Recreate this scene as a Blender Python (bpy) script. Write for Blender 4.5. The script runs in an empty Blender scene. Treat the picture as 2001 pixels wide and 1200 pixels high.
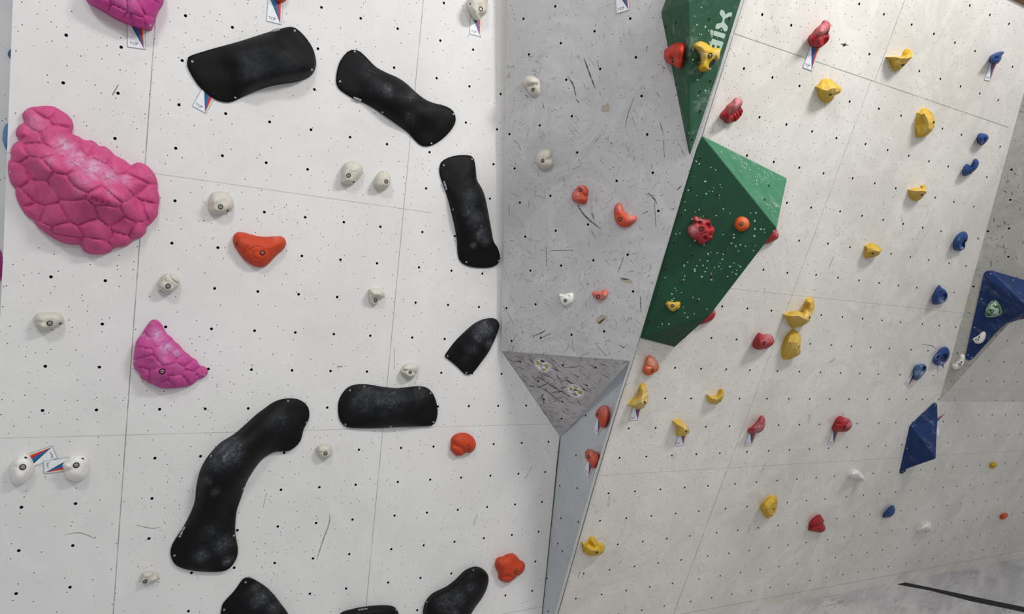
import bpy, bmesh, math, random
import numpy as np
from mathutils import Vector, Matrix, noise
from mathutils.geometry import delaunay_2d_cdt

# ------------------------------------------------------------------ camera
F_PX = 1279.546
CAMZ = 2.467
e1 = np.array([0.87498133, 0.06352117, 0.47997159]); e2 = np.array([-0.10437062, 0.99279422, 0.05887618])
e2 = e2 - e1 * (e1 @ e2); e2 /= np.linalg.norm(e2)
n1 = np.cross(e1, e2)
RW = np.array([e1, n1, -e2])            # camera axes (x right, y down, z forward) -> world
CAM = np.array([0.0, 0.0, CAMZ])
scene = bpy.context.scene
col = scene.collection
cam_data = bpy.data.cameras.new('camera'); cam = bpy.data.objects.new('camera', cam_data); col.objects.link(cam)
cam_data.sensor_width = 36.0; cam_data.lens = F_PX / 2001 * 36.0
cam_data.clip_start = 0.05
cx, cy, cz = RW @ np.array([1, 0, 0.]), -(RW @ np.array([0, 1., 0])), -(RW @ np.array([0, 0, 1.]))
cam.matrix_world = Matrix(((cx[0], cy[0], cz[0], CAM[0]), (cx[1], cy[1], cz[1], CAM[1]), (cx[2], cy[2], cz[2], CAM[2]), (0, 0, 0, 1)))
scene.camera = cam

# ------------------------------------------------------------------ hall light
world = bpy.data.worlds.new('hall_ambient'); scene.world = world; world.use_nodes = True
world.node_tree.nodes['Background'].inputs[0].default_value = (0.95, 0.98, 1.0, 1)
world.node_tree.nodes['Background'].inputs[1].default_value = 0.46

def lamp(name, loc, target, sx, sy, power, colr=(1, 1, 1), spread=180):
    d = bpy.data.lights.new(name, 'AREA'); d.shape = 'RECTANGLE'; d.size = sx; d.size_y = sy; d.energy = power; d.color = colr; d.spread = math.radians(spread)
    o = bpy.data.objects.new(name, d); col.objects.link(o); o.location = loc
    v = Vector(target) - Vector(loc)
    o.rotation_euler = v.to_track_quat('-Z', 'Y').to_euler()
    return o
lamp('hall_lamp_left', (-1.4, 0.2, 5.9), (0.2, 3.4, 2.4), 0.7, 0.4, 58, (1, 0.985, 0.97))
lamp('hall_lamp_right', (3.3, -0.45, 6.3), (2.7, 2.6, 3.7), 1.3, 0.6, 82, (1, 0.985, 0.968), 125)
lamp('hall_lamp_middle', (1.2, -2.6, 5.8), (1.4, 3.4, 2.2), 1.6, 0.5, 42, (1, 0.99, 0.98))

vs = scene.view_settings
vs.view_transform = 'Standard'; vs.look = 'None'; vs.gamma = 1.0; vs.exposure = 0.0; vs.use_curve_mapping = False

# ------------------------------------------------------------------ planes
def ray(x, y):
    return RW @ np.array([(x - 1000.5) / F_PX, (y - 600) / F_PX, 1.0])
def unit(v):
    v = np.array(v, float); return v / np.linalg.norm(v)

class Plane:
    def __init__(s, o, n, u=None):
        s.O = np.array(o, float); s.N = unit(n)
        if s.N @ (CAM - s.O) < 0: s.N = -s.N
        if u is None:
            up = np.array([0, 0, 1.0]); s.V = unit(up - s.N * (up @ s.N)); s.U = np.cross(s.V, s.N)
        else:
            u = np.array(u, float); s.U = unit(u - s.N * (u @ s.N)); s.V = np.cross(s.N, s.U)
        s.D = s.N @ (CAM - s.O)                      # camera distance
        c = CAM - s.O; s.cf = np.array([c @ s.U, c @ s.V])
    def at(s, x, y, h=0.0):
        r = ray(x, y); t = (s.N @ (s.O + s.N * h - CAM)) / (s.N @ r); return CAM + r * t
    def uv(s, x, y):
        p = s.at(x, y) - s.O; return np.array([p @ s.U, p @ s.V])
    def W(s, u, v, h=0.0):
        return s.O + s.U * u + s.V * v + s.N * h
    def mat(s, u=0, v=0, h=0):
        o = s.W(u, v, h); M = Matrix.Identity(4)
        for i in range(3):
            M[i][0], M[i][1], M[i][2], M[i][3] = s.U[i], s.V[i], s.N[i], o[i]
        return M
def plane3(a, b, c, u=None):
    return Plane(a, np.cross(np.array(b) - a, np.array(c) - a), u)

def cw(p):                                            # camera frame -> world
    return RW @ np.array(p) + CAM
a1 = np.array([0.89146561, 0.06567221, 0.44830373]); a2 = np.array([-0.21821866, 0.92935463, 0.29779287])
g1 = np.array([0.8560483, -0.11333108, -0.50431872]); g2 = np.array([0.15348446, 0.98739524, 0.03864134])
P1 = Plane(cw([-1.93187643, -1.17290138, 2.83738558]), RW @ n1, RW @ e1)
P2 = Plane(cw([0.58915253, 1.13154125, 3.98887635]), RW @ np.cross(a1, a2), RW @ a1)
PG = Plane(cw([-0.07635792, -1.39339895, 3.77191048]), RW @ np.cross(g1, g2), RW @ g1)
K1, K2 = P2.at(2001, 180), P2.at(1835, 785)
ang = math.radians(57)
PG2 = Plane(K1, np.cross(K2 - K1, [math.cos(ang), -math.sin(ang), 0]))
M4 = PG2.at(2001, 600)
P4 = plane3(K2, P2.at(2001, 785), M4)
DG = PG.at(1232, 705)
PT = plane3(P1.at(979, 686), P1.at(1095, 855), DG)
PS = plane3(P1.at(1095, 855), P1.at(1060, 1200), P2.at(1088, 1200))
PF = Plane([0, 0, 0], [0, 0, 1], [1, 0, 0])
PL = Plane([0, P1.at(24, 0)[1] + 0.42, 0], [0, -1, 0], [1, 0, 0])

# ------------------------------------------------------------------ materials
MATS = {}
def lin(c):
    return tuple(((x / 255) / 12.92 if x / 255 <= 0.04045 else ((x / 255 + 0.055) / 1.055) ** 2.4) for x in c) + (1,)
class NT:
    def __init__(s, name):
        s.m = bpy.data.materials.new(name); s.m.use_nodes = True; s.t = s.m.node_tree; s.n = s.t.nodes
        s.b = s.n['Principled BSDF']; s.tc = s.n.new('ShaderNodeTexCoord')
    def L(s, a, b): s.t.links.new(a, b)
    def math(s, op, a, b=None, c=None, clamp=False):
        m = s.n.new('ShaderNodeMath'); m.operation = op; m.use_clamp = clamp
        for i, v in enumerate((a, b, c)):
            if v is None: continue
            if isinstance(v, (int, float)): m.inputs[i].default_value = v
            else: s.L(v, m.inputs[i])
        return m.outputs[0]
    def step(s, v, lo, hi, a=0.0, b=1.0):
        r = s.n.new('ShaderNodeMapRange'); r.clamp = True; r.interpolation_type = 'SMOOTHSTEP'
        s.L(v, r.inputs[0]); r.inputs[1].default_value = lo; r.inputs[2].default_value = hi; r.inputs[3].default_value = a; r.inputs[4].default_value = b
        return r.outputs[0]
    def map(s, rot=0.0, sc=(1, 1, 1), loc=(0, 0, 0)):
        m = s.n.new('ShaderNodeMapping'); m.inputs['Rotation'].default_value = (0, 0, rot); m.inputs['Scale'].default_value = sc; m.inputs['Location'].default_value = loc
        r = s.n.new('ShaderNodeVectorRotate'); r.inputs['Angle'].default_value = rot; r.inputs['Axis'].default_value = (0, 0, 1)
        s.L(s.tc.outputs['Object'], r.inputs['Vector']); m.inputs['Rotation'].default_value = (0, 0, 0)
        s.L(r.outputs[0], m.inputs['Vector']); return m.outputs[0]
    def noise(s, scale, detail=3, vec=None, rough=0.55, dist=0.0):
        n = s.n.new('ShaderNodeTexNoise'); n.inputs['Scale'].default_value = scale; n.inputs['Detail'].default_value = detail
        n.inputs['Roughness'].default_value = rough; n.inputs['Distortion'].default_value = dist
        s.L(vec if vec is not None else s.tc.outputs['Object'], n.inputs['Vector']); return n.outputs['Fac']
    def mix(s, fac, a, b):
        m = s.n.new('ShaderNodeMix'); m.data_type = 'RGBA'
        if isinstance(fac, (int, float)): m.inputs[0].default_value = fac
        else: s.L(fac, m.inputs[0])
        for i, v in ((6, a), (7, b)):
            if isinstance(v, tuple): m.inputs[i].default_value = v
            else: s.L(v, m.inputs[i])
        return m.outputs[2]
    def voro(s, scale, vec=None):
        v = s.n.new('ShaderNodeTexVoronoi'); v.voronoi_dimensions = '2D'; v.inputs['Scale'].default_value = scale
        s.L(vec if vec is not None else s.tc.outputs['Object'], v.inputs['Vector']); return v.outputs['Distance'], v.outputs['Color']
    def bump(s, h, strength=0.3, dist=0.01):
        b = s.n.new('ShaderNodeBump'); b.inputs['Strength'].default_value = strength; b.inputs['Distance'].default_value = dist
        s.L(h, b.inputs['Height']); s.L(b.outputs[0], s.b.inputs['Normal'])

def wall_mat(name, base, seams=(), scuff=0.3, specks=1.0, tint=None, scratch=((0.9, 1.0),), stain=0.25):
    """painted plywood: screw pin-holes, rubbed smudges, scratches and the joints between boards"""
    t = NT(name); c = base
    big = t.step(t.noise(1.1, 4, dist=0.6), 0.35, 0.7)
    c2 = tuple(x * (1 - 0.09 * stain / 0.25) for x in base[:3]) + (1,)
    if tint: c2 = tint
    c = t.mix(big, c, c2)
    cl_ = t.step(t.noise(3.2, 7, t.map(0.4, (1, 1, 1), (7, 3, 0)), 0.75, 1.5), 0.42, 0.66)
    c = t.mix(t.math('MULTIPLY', cl_, min(0.8, scuff * 0.75)), c, tuple(min(1, x * 1.22) for x in base[:3]) + (1,))
    # rubbed rubber marks
    sm = t.step(t.noise(5.5, 8, rough=0.72), 0.53, 0.72)
    fine = t.step(t.noise(46, 3, rough=0.7), 0.45, 0.62)
    f = t.math('MULTIPLY', t.math('MULTIPLY', sm, fine), scuff * (0.85 if scuff > 0.6 else 0.6))
    c = t.mix(f, c, tuple(x * 0.42 for x in base[:3]) + (1,))
    dark = (0.035, 0.034, 0.034, 1)
    for k, (a, amt) in enumerate(scratch):
        v = t.map(a, (1.3, 17.0, 1), (k * 3.1, k * 1.7, 0))
        nn = t.noise(2.3, 2.5, v, 0.5, 0.5)
        line = t.step(t.math('ABSOLUTE', t.math('SUBTRACT', nn, 0.5)), 0.004, 0.014, 1, 0)
        msk = t.step(t.noise(3.3, 5, t.map(0.3 * k, (1, 1, 1), (k * 5.0, 2, 0)), 0.7), 0.56 - 0.08 * amt, 0.70 - 0.08 * amt)
        brk = t.step(t.noise(9, 2, t.map(a, (1, 1, 1), (k, 9, 0))), 0.47, 0.56)
        c = t.mix(t.math('MULTIPLY', t.math('MULTIPLY', line, t.math('MULTIPLY', msk, brk)), scuff * 0.95, clamp=True), c, dark)
    # screw pin-holes with a pale torn rim
    for sc, r, keep in ((10.5, 0.0032, 0.72), (16.0, 0.0029, 0.55), (27.0, 0.0021, 0.34)):
        d, cc = t.voro(sc)
        sep = t.n.new('ShaderNodeSeparateColor'); t.L(cc, sep.inputs[0])
        clus = t.step(t.noise(2.2, 3, t.map(0, (1, 1, 1), (sc, 0, 0))), 0.40, 0.56)
        k = t.math('LESS_THAN', sep.outputs[0], keep * specks)
        k = t.math('MULTIPLY', k, clus if sc > 12 else 1.0)
        ring = t.math('MULTIPLY', k, t.step(d, r * sc * 1.2, r * sc * 2.3, 0.45, 0))
        c = t.mix(ring, c, tuple(min(1, x * 1.25 + 0.03) for x in base[:3]) + (1,))
        hole = t.math('MULTIPLY', k, t.step(d, r * sc * 0.75, r * sc * 1.25, 0.86, 0))
        c = t.mix(hole, c, (0.03, 0.03, 0.03, 1))
    # board joints
    if seams:
        sep = t.n.new('ShaderNodeSeparateXYZ'); t.L(t.tc.outputs['Object'], sep.inputs[0])
        wob = t.noise(7, 4, rough=0.7)
        tot = None
        for ax, pos, lo, hi, wd, op in seams:
            A = sep.outputs[ax]; B = sep.outputs[1 - ax]
            d = t.math('ABSOLUTE', t.math('SUBTRACT', A, pos))
            m = t.step(d, wd * 0.45, wd * 0.75, 1, 0)
            m = t.math('MULTIPLY', m, t.math('MULTIPLY', t.math('GREATER_THAN', B, lo), t.math('LESS_THAN', B, hi)))
            m = t.math('MULTIPLY', m, t.step(wob, 0.36, 0.52, op * 0.55, op))
            tot = m if tot is None else t.math('MAXIMUM', tot, m)
        c = t.mix(tot, c, (0.10, 0.10, 0.10, 1))
    t.L(c, t.b.inputs['Base Color']); t.b.inputs['Roughness'].default_value = 0.62
    t.b.inputs['Specular IOR Level'].default_value = 0.25
    t.bump(t.noise(160, 3, rough=0.6), 0.10, 0.002)
    return t.m

def flat(name, c, rough=0.6, metal=0.0, spec=0.3, bump=0.0, bscale=200):
    if name in MATS: return MATS[name]
    t = NT(name); t.b.inputs['Base Color'].default_value = c
    n = t.noise(60, 3)
    t.L(t.mix(t.step(n, 0.3, 0.7), c, tuple(x * 0.88 for x in c[:3]) + (1,)), t.b.inputs['Base Color'])
    t.b.inputs['Roughness'].default_value = rough; t.b.inputs['Metallic'].default_value = metal; t.b.inputs['Specular IOR Level'].default_value = spec
    if bump: t.bump(t.noise(bscale, 3), bump, 0.002)
    MATS[name] = t.m; return t.m

def hold_mat(name, c, rough=0.62, chalkc=(0.80, 0.74, 0.74, 1), grain=0.25, gs=240, vary=0.82, spec=0.3, lo=0.33, hi=0.68, ns=26):
    """cast resin with rubbed-in chalk (attribute 'chalk' says where climbers' hands went)"""
    t = NT(name)
    n = t.step(t.noise(22, 5, rough=0.65), 0.3, 0.72)
    cc = t.mix(n, c, tuple(x * vary for x in c[:3]) + (1,))
    at = t.n.new('ShaderNodeAttribute'); at.attribute_name = 'chalk'
    m1 = t.step(t.noise(ns, 8, rough=0.78, dist=1.1), lo, hi)
    f = t.math('MULTIPLY', at.outputs['Fac'], t.math('ADD', t.math('MULTIPLY', m1, 0.85), 0.15), clamp=True)
    cc = t.mix(f, cc, chalkc)
    t.L(cc, t.b.inputs['Base Color']); t.b.inputs['Roughness'].default_value = rough; t.b.inputs['Specular IOR Level'].default_value = spec
    t.bump(t.noise(gs, 3, rough=0.6), grain, 0.0015)
    MATS[name] = t.m; return t.m

BLACK = hold_mat('black_fibreglass', (0.0042, 0.0042, 0.0048, 1), 0.55, (0.30, 0.33, 0.39, 1), 0.35, 420, spec=0.16, lo=0.46, hi=0.74, ns=34)
PINK = hold_mat('pink_resin', lin((206, 68, 128)), 0.6, (0.60, 0.48, 0.64, 1), 0.25)
MAGENTA = hold_mat('magenta_resin', lin((196, 60, 142)), 0.6, (0.60, 0.48, 0.64, 1), 0.25)
ORANGE = hold_mat('orange_resin', lin((200, 68, 36)), 0.6, (0.85, 0.5, 0.42, 1))
CORAL = hold_mat('coral_resin', lin((206, 80, 54)), 0.55, (0.88, 0.55, 0.5, 1))
TANG = hold_mat('tangerine_resin', lin((220, 92, 36)), 0.6, (0.85, 0.55, 0.42, 1))
CREAM = hold_mat('cream_resin', lin((208, 203, 190)), 0.6, (0.70, 0.64, 0.58, 1), vary=0.93)
WHITE = hold_mat('white_resin', lin((236, 234, 230)), 0.45, (0.8, 0.8, 0.8, 1), vary=0.96)
YELLOW = hold_mat('yellow_resin', lin((212, 172, 36)), 0.6, (0.78, 0.66, 0.46, 1), 0.3, vary=0.74)
RED = hold_mat('red_resin', lin((166, 26, 34)), 0.55, (0.66, 0.36, 0.39, 1))
BLUE = hold_mat('blue_resin', lin((28, 66, 128)), 0.5, (0.5, 0.6, 0.76, 1))
SLATE = hold_mat('slate_blue_resin', lin((46, 82, 128)), 0.5, (0.5, 0.6, 0.72, 1))
METAL = flat('bolt_steel', (0.42, 0.41, 0.39, 1), 0.35, 0.9)
DARK = flat('bolt_hole_dark', (0.006, 0.006, 0.006, 1), 0.8)
WOODN = flat('raw_wood', lin((176, 150, 122)), 0.8)

def striped_mat():
    t = NT('green_striped_resin'); v = t.map(0.55, (0.35, 1, 1))
    n = t.noise(55, 3, v, dist=0.6)
    t.L(t.mix(t.step(n, 0.44, 0.54), lin((32, 92, 70)), lin((182, 206, 182))), t.b.inputs['Base Color']); t.b.inputs['Roughness'].default_value = 0.55
    return t.m
STRIPED = striped_mat()

def volume_mat(name, c, dots=0.5, chalk=0.0, rough=0.62):
    t = NT(name)
    cc = t.mix(t.step(t.noise(9, 6, rough=0.7), 0.35, 0.7), c, tuple(x * 1.25 for x in c[:3]) + (1,))
    if chalk:
        m = t.math('MULTIPLY', t.step(t.noise(13, 7, t.map(0.5, (0.5, 1.6, 1)), rough=0.78), 0.5, 0.8), chalk)
        cc = t.mix(m, cc, (0.45, 0.5, 0.48, 1))
    for sc, r, keep in ((15.0, 0.0031, dots), (24.0, 0.0024, dots * 0.45)):
        t3 = t.n.new('ShaderNodeTexVoronoi'); t3.voronoi_dimensions = '3D'; t3.inputs['Scale'].default_value = sc; t.L(t.tc.outputs['Object'], t3.inputs['Vector'])
        sep = t.n.new('ShaderNodeSeparateColor'); t.L(t3.outputs['Color'], sep.inputs[0])
        k = t.math('LESS_THAN', sep.outputs[0], keep)
        cc = t.mix(t.math('MULTIPLY', k, t.step(t3.outputs['Distance'], r * sc * 0.9, r * sc * 1.5, 0.85, 0)), cc, (0.52, 0.60, 0.54, 1))
    t.L(cc, t.b.inputs['Base Color']); t.b.inputs['Roughness'].default_value = rough; t.b.inputs['Specular IOR Level'].default_value = 0.3
    t.bump(t.noise(300, 3), 0.3, 0.002)
    return t.m

# ------------------------------------------------------------------ object helpers
def tag(o, label=None, cat=None, group=None, kind=None):
    if label: o['label'] = label
    if cat: o['category'] = cat
    if group: o['group'] = group
    if kind: o['kind'] = kind
    return o
def mesh_obj(name, verts, faces, mats, M=None, parent=None, smooth=True, fm=None):
    me = bpy.data.meshes.new(name); me.from_pydata([tuple(v) for v in verts], [], [tuple(int(i) for i in f) for f in faces]); 
    for m in (mats if isinstance(mats, (list, tuple)) else [mats]): me.materials.append(m)
    me.polygons.foreach_set('use_smooth', [smooth] * len(me.polygons))
    if fm is not None: me.polygons.foreach_set('material_index', [int(x) for x in fm])
    me.validate(); me.update()
    o = bpy.data.objects.new(name, me); col.objects.link(o)
    if M is not None: o.matrix_world = M
    if parent is not None:
        o.parent = parent; o.matrix_parent_inverse = parent.matrix_world.inverted()
    return o
def orient(me_o):
    bm = bmesh.new(); bm.from_mesh(me_o.data); bmesh.ops.recalc_face_normals(bm, faces=bm.faces); bm.to_mesh(me_o.data); bm.free()
def seg_dist(P, A, B):
    """distances of points P (n,2) to segments A->B (m,2): n x m, and parameter"""
    d = B - A; L2 = (d ** 2).sum(1) + 1e-12
    t = np.clip(((P[:, None, :] - A[None]) * d[None]).sum(2) / L2[None], 0, 1)
    q = A[None] + t[..., None] * d[None]
    return np.sqrt(((P[:, None, :] - q) ** 2).sum(2)), t
def inside(P, poly):
    x, y = P[:, 0], P[:, 1]; c = np.zeros(len(P), bool); n = len(poly); j = n - 1
    for i in range(n):
        xi, yi = poly[i]; xj, yj = poly[j]
        k = ((yi > y) != (yj > y)) & (x < (xj - xi) * (y - yi) / (yj - yi + 1e-15) + xi)
        c ^= k; j = i
    return c
def smooth_outline(pts, n):
    """closed Catmull-Rom through the points, n samples evenly by length"""
    p = np.array(pts, float); N = len(p); out = []
    for i in range(N):
        a, b, c, d = p[i - 1], p[i], p[(i + 1) % N], p[(i + 2) % N]
        for t in np.linspace(0, 1, 8, endpoint=False):
            out.append(0.5 * ((2 * b) + (-a + c) * t + (2 * a - 5 * b + 4 * c - d) * t * t + (-a + 3 * b - 3 * c + d) * t ** 3))
    out = np.array(out); L = np.r_[0, np.cumsum(np.linalg.norm(np.diff(np.r_[out, out[:1]], axis=0), axis=1))]
    s = np.linspace(0, L[-1], n, endpoint=False); q = np.r_[out, out[:1]]
    return np.c_[np.interp(s, L, q[:, 0]), np.interp(s, L, q[:, 1])]
def prism(name, M, poly, h0, h1, mat, parent=None, smooth=False, kind=None):
    """flat plate: local polygon extruded from h0 to h1"""
    n = len(poly); v = [(x, y, h0) for x, y in poly] + [(x, y, h1) for x, y in poly]
    f = [list(range(n))[::-1], list(range(n, 2 * n))] + [[i, (i + 1) % n, n + (i + 1) % n, n + i] for i in range(n)]
    o = mesh_obj(name, v, f, mat, M, parent, smooth); orient(o)
    if kind: o['kind'] = kind
    return o

# ------------------------------------------------------------------ walls with real sockets
def wall(name, pl, poly_px, nuts, mat, thick=0.018, extra_uv=None, r=0.0072):
    poly = np.array([pl.uv(x, y) if not isinstance(x, str) else y for x, y in poly_px])
    A, B = poly, np.roll(poly, -1, 0)
    pts = [tuple(p) for p in poly]; edges = [(i, (i + 1) % len(poly)) for i in range(len(poly))]
    good = []
    if len(nuts):
        nuts = np.array(nuts, float); ins = inside(nuts, poly); d = seg_dist(nuts, A, B)[0].min(1)
        good = [c for c, i, dd in zip(nuts, ins, d) if i and dd > r * 1.6]
    for c in good:
        k = len(pts)
        for j in range(10):
            a = 2 * math.pi * j / 10; pts.append((c[0] + r * math.cos(a), c[1] + r * math.sin(a)))
        edges += [(k + j, k + (j + 1) % 10) for j in range(10)]
    V, _, Fc, *_ = delaunay_2d_cdt([Vector(p) for p in pts], edges, [], 0, 1e-6)
    V = np.array([tuple(v) for v in V]); cen = np.array([V[list(f)].mean(0) for f in Fc]); ins = inside(cen, poly)
    G = np.array(good) if len(good) else np.zeros((0, 2))
    verts = [(v[0], v[1], 0) for v in V]; faces = []; fm = []
    for f, c, i in zip(Fc, cen, ins):
        if not i: continue
        if len(G) and ((G - c) ** 2).sum(1).min() < (r * 0.97) ** 2: continue
        faces.append(list(f)); fm.append(0)
    dep = 0.013
    for c in good:
        k = len(verts)
        for j in range(10):
            a = 2 * math.pi * j / 10; verts.append((c[0] + r * math.cos(a), c[1] + r * math.sin(a), 0.0))
        for j in range(10):
            a = 2 * math.pi * j / 10; verts.append((c[0] + r * math.cos(a), c[1] + r * math.sin(a), -dep))
        for j in range(10):
            faces.append([k + j, k + (j + 1) % 10, k + 10 + (j + 1) % 10, k + 10 + j]); fm.append(1)
        faces.append([k + 10 + j for j in range(10)]); fm.append(1)
    # board edge and back
    k = len(verts); n = len(poly)
    verts += [(p[0], p[1], 0) for p in poly] + [(p[0], p[1], -thick) for p in poly]
    faces += [[k + i, k + n + i, k + n + (i + 1) % n, k + (i + 1) % n] for i in range(n)]; fm += [0] * n
    faces.append([k + n + i for i in range(n)]); fm.append(0)
    o = mesh_obj(name, verts, faces, [mat, DARK], pl.mat(), None, False, fm)
    o['kind'] = 'structure'
    return o

def lattice(us, vs_):
    return [(u, -v) for u in us for v in vs_]
def rng(a, n, s=0.2013): return [a + s * i for i in range(n)]
up1 = [-0.62 - 0.204 * 1, -0.62, -0.416, -0.21, -0.005, 0.199, 0.401]
mid1 = [0.646 + 0.2005 * i for i in range(6)]; low1 = [1.889 + 0.2 * i for i in range(6)] + [3.13 + 0.2 * i for i in range(3)]
nuts1 = lattice([0.0, 0.205], up1 + mid1) + lattice([-0.055, 0.148], low1)
nuts1 += lattice(rng(0.45, 6, 0.2015), up1) + lattice(rng(0.463, 6, 0.2), mid1) + lattice(rng(0.4585, 6, 0.2), low1)
nuts1 += lattice(rng(1.704, 6), up1) + lattice(rng(1.707, 6, 0.2), mid1) + lattice(rng(1.704, 6, 0.2), low1)
SEAM1 = [(0, 0.330, -9, 9, 0.0034, 0.75), (0, 1.585, -9, 9, 0.0034, 0.6), (1, -0.532, -0.3, 1.75, 0.0030, 0.42), (1, -1.771, -9, 9, 0.0030, 0.40),
         (1, -3.012, -9, 9, 0.003, 0.55)]
PAINT = lin((223, 222, 221))
M1 = wall_mat('white_painted_board', PAINT, SEAM1, 0.22, 0.85, None, ((1.2, 0.2),), 0.2)
M2 = wall_mat('warm_white_painted_board', lin((222, 218, 212)),
              [(0, 0.950, 2.63, 9, 0.0036, 0.7), (0, 0.923, -0.03, 2.63, 0.0034, 0.5), (0, 0.920, -1.2, 0.1, 0.0036, 0.75), (0, 2.20, 1.37, 2.2, 0.003, 0.28), (0, 2.175, -1.2, -0.3, 0.003, 0.5),
               (0, 3.43, -1.2, 0.4, 0.003, 0.25), (1, 2.630, -0.1, 2.3, 0.0036, 0.7), (1, 1.362, -9, 9, 0.003, 0.4), (1, 0.128, -9, 9, 0.003, 0.4), (1, -1.12, -9, 9, 0.004, 0.6)],
              0.5, 1.7, lin((208, 204, 196)), ((1.05, 0.5), (1.3, 0.3)), 0.3)
GREY = lin((192, 191, 192))
M3 = wall_mat('grey_painted_board', GREY, (), 0.75, 1.0, None, ((1.4, 0.7), (0.5, 0.3), (2.3, 0.4)), 0.3)
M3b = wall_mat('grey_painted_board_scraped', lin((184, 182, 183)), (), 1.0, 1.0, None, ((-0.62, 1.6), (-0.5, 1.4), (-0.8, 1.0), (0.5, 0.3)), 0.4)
M3c = wall_mat('grey_painted_board_side', lin((192, 197, 202)), (), 0.35, 1.1, None, ((1.4, 0.3),), 0.3)
M3d = wall_mat('grey_painted_board_shaded', lin((172, 169, 162)), (), 1.0, 1.3, None, ((1.4, 1.0), (0.5, 0.6), (2.3, 0.4)), 0.35)  # heavier scuffs, with the far return's shade put into the darker base colour
M5 = wall_mat('white_painted_board_far', lin((216, 217, 218)), (), 0.2, 0.5, None, ((1.2, 0.1),), 0.3)

FZ = -3.62
# right-hand board wall
u_top = 3.283
nuts2 = []
nuts2 += lattice(rng(0.031, 5), [-2.75, -2.953, -3.153]) + lattice(rng(1.072, 6), [-2.757, -2.959, -3.16])
nuts2 += lattice(rng(0.022, 5, 0.199), [-2.495 + 0.2 * i for i in range(6)]) + lattice(rng(1.064, 6, 0.2013), [-2.505 + 0.2 * i for i in range(6)]) + lattice([2.30, 2.5, 2.7], [-2.505 + 0.2 * i for i in range(6)])
for rr in ([-1.25 + 0.2005 * i for i in range(6)], [0.004 + 0.2015 * i for i in range(6)], [1.25]):
    nuts2 += lattice(rng(0.0, 5, 0.2), rr) + lattice(rng(1.043, 6, 0.2022), rr) + lattice(rng(2.300, 6, 0.2015), rr)
    nuts2 += lattice(rng(3.56, 12, 0.2015), [v - 0.056 if rr[0] < -1 else v for v in rr])
Q = lambda x, y: ('uv', tuple(P2.uv(x, y)))
eL = [P2.uv(1451, 0), P2.uv(1236, 705), P2.uv(1088, 1200)]
dl = unit(eL[0] - eL[1])
topL = eL[0] + dl * ((u_top - eL[0][1]) / dl[1])
db = unit(eL[2] - eL[1]); fl2 = P2.uv(1481, 1190)[1] - 0.01
botL = eL[2] + db * ((fl2 - eL[2][1]) / db[1])
kd = P2.uv(2001, 180) - P2.uv(1835, 785); ktop = P2.uv(1835, 785) + kd * ((u_top - P2.uv(1835, 785)[1]) / kd[1])
crease = P2.uv(1835, 785)
poly2 = [('u', topL), ('u', eL[1]), ('u', botL), ('u', np.array([7.6, fl2])), ('u', np.array([7.6, crease[1]])), ('u', crease), ('u', ktop)]
wall('wall_right', P2, poly2, nuts2, M2)
# left-hand board wall, down to the floor and up past the frame
zf = lambda pl, z: (z - pl.O[2]) / pl.V[2]
u24 = P1.uv(24, 0); ule = (P1.uv(5, 478) + P1.uv(1, 556)) / 2
dL = unit(u24 - ule)
pr = [P1.uv(990, 0), P1.uv(978, 640), P1.uv(979, 688), P1.uv(1095, 855), P1.uv(1060, 1200)]
dR = unit(pr[0] - pr[1])
poly1 = [('u', u24 + dL * 1.3), ('u', np.array([ule[0] + 0.004, ule[1]])), ('u', np.array([ule[0] + 0.02, zf(P1, 0.0)])), ('u', np.array([pr[4][0], zf(P1, 0.0)])), ('u', pr[4]), ('u', pr[3]), ('u', pr[2]), ('u', pr[1]), ('u', pr[0]), ('u', pr[0] + dR * 0.9)]
wall('wall_left', P1, poly1, nuts1, M1)
# side return behind the left edge and the farther wall beyond it
yb = PL.O[1]
wl = P1.O[1]
xa, za = P1.W(*(u24 + dL * 1.3))[0], P1.W(*(u24 + dL * 1.3))[2]; xb, zb = P1.W(*ule)[0], P1.W(*ule)[2]
o = mesh_obj('wall_left_return', [(xa, wl + .02, za), (xb, wl + .02, zb), (xb + .02, wl + .02, 0), (xa, yb, za), (xb, yb, zb), (xb + .02, yb, 0)], [(0, 1, 4, 3), (1, 2, 5, 4)], M5, None, None, False); o['kind'] = 'structure'
wall('wall_far_left', PL, [('u', np.array([-3.5, 0])), ('u', np.array([0.4, 0])), ('u', np.array([0.4, 4.6])), ('u', np.array([-3.5, 4.6]))], [PL.uv(-40, 459), PL.uv(-38, 540)], M5)

# grey return between the two
nutsG = [(0.2 * i, -0.1993 * j) for i in range(-3, 9) for j in range(-3, 11)]
nutsG += [tuple(PG.uv(980 + .26 * x, 592 + .26 * y)) for x, y in ()]
gp = [PG.uv(993, 0), PG.uv(981, 640), PG.uv(979, 686), PG.uv(1232, 705), PG.uv(1448, 0)]
dgl = unit(gp[0] - gp[1]); dgr = unit(gp[4] - gp[3])
wall('wall_middle', PG, [('u', gp[0] + dgl * 0.9), ('u', gp[0]), ('u', gp[1]), ('u', gp[2]), ('u', gp[3]), ('u', gp[4]), ('u', gp[4] + dgr * 0.8)], nutsG, M3)
tn = [(460, 468), (707, 486), (640, 620), (458, 742), (318, 722), (452, 870), (140, 440), (275, 590)]
wall('wall_middle_underside', PT, [(979, 686), (1232, 705), (1095, 855)], [PT.uv(980 + .26 * x, 592 + .26 * y) for x, y in tn], M3b)
sn = [(632, 846, 592), (560, 1146, 592), (438, 236, 888), (568, 256, 888), (448, 480, 888), (578, 508, 888), (457, 727, 888), (343, 932, 888), (350, 1180, 888), (423, 672, 888)]
ds_ = PS.uv(1060, 1200) - PS.uv(1095, 855); de_ = PS.uv(1088, 1200) - PS.uv(1232, 705)
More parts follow.
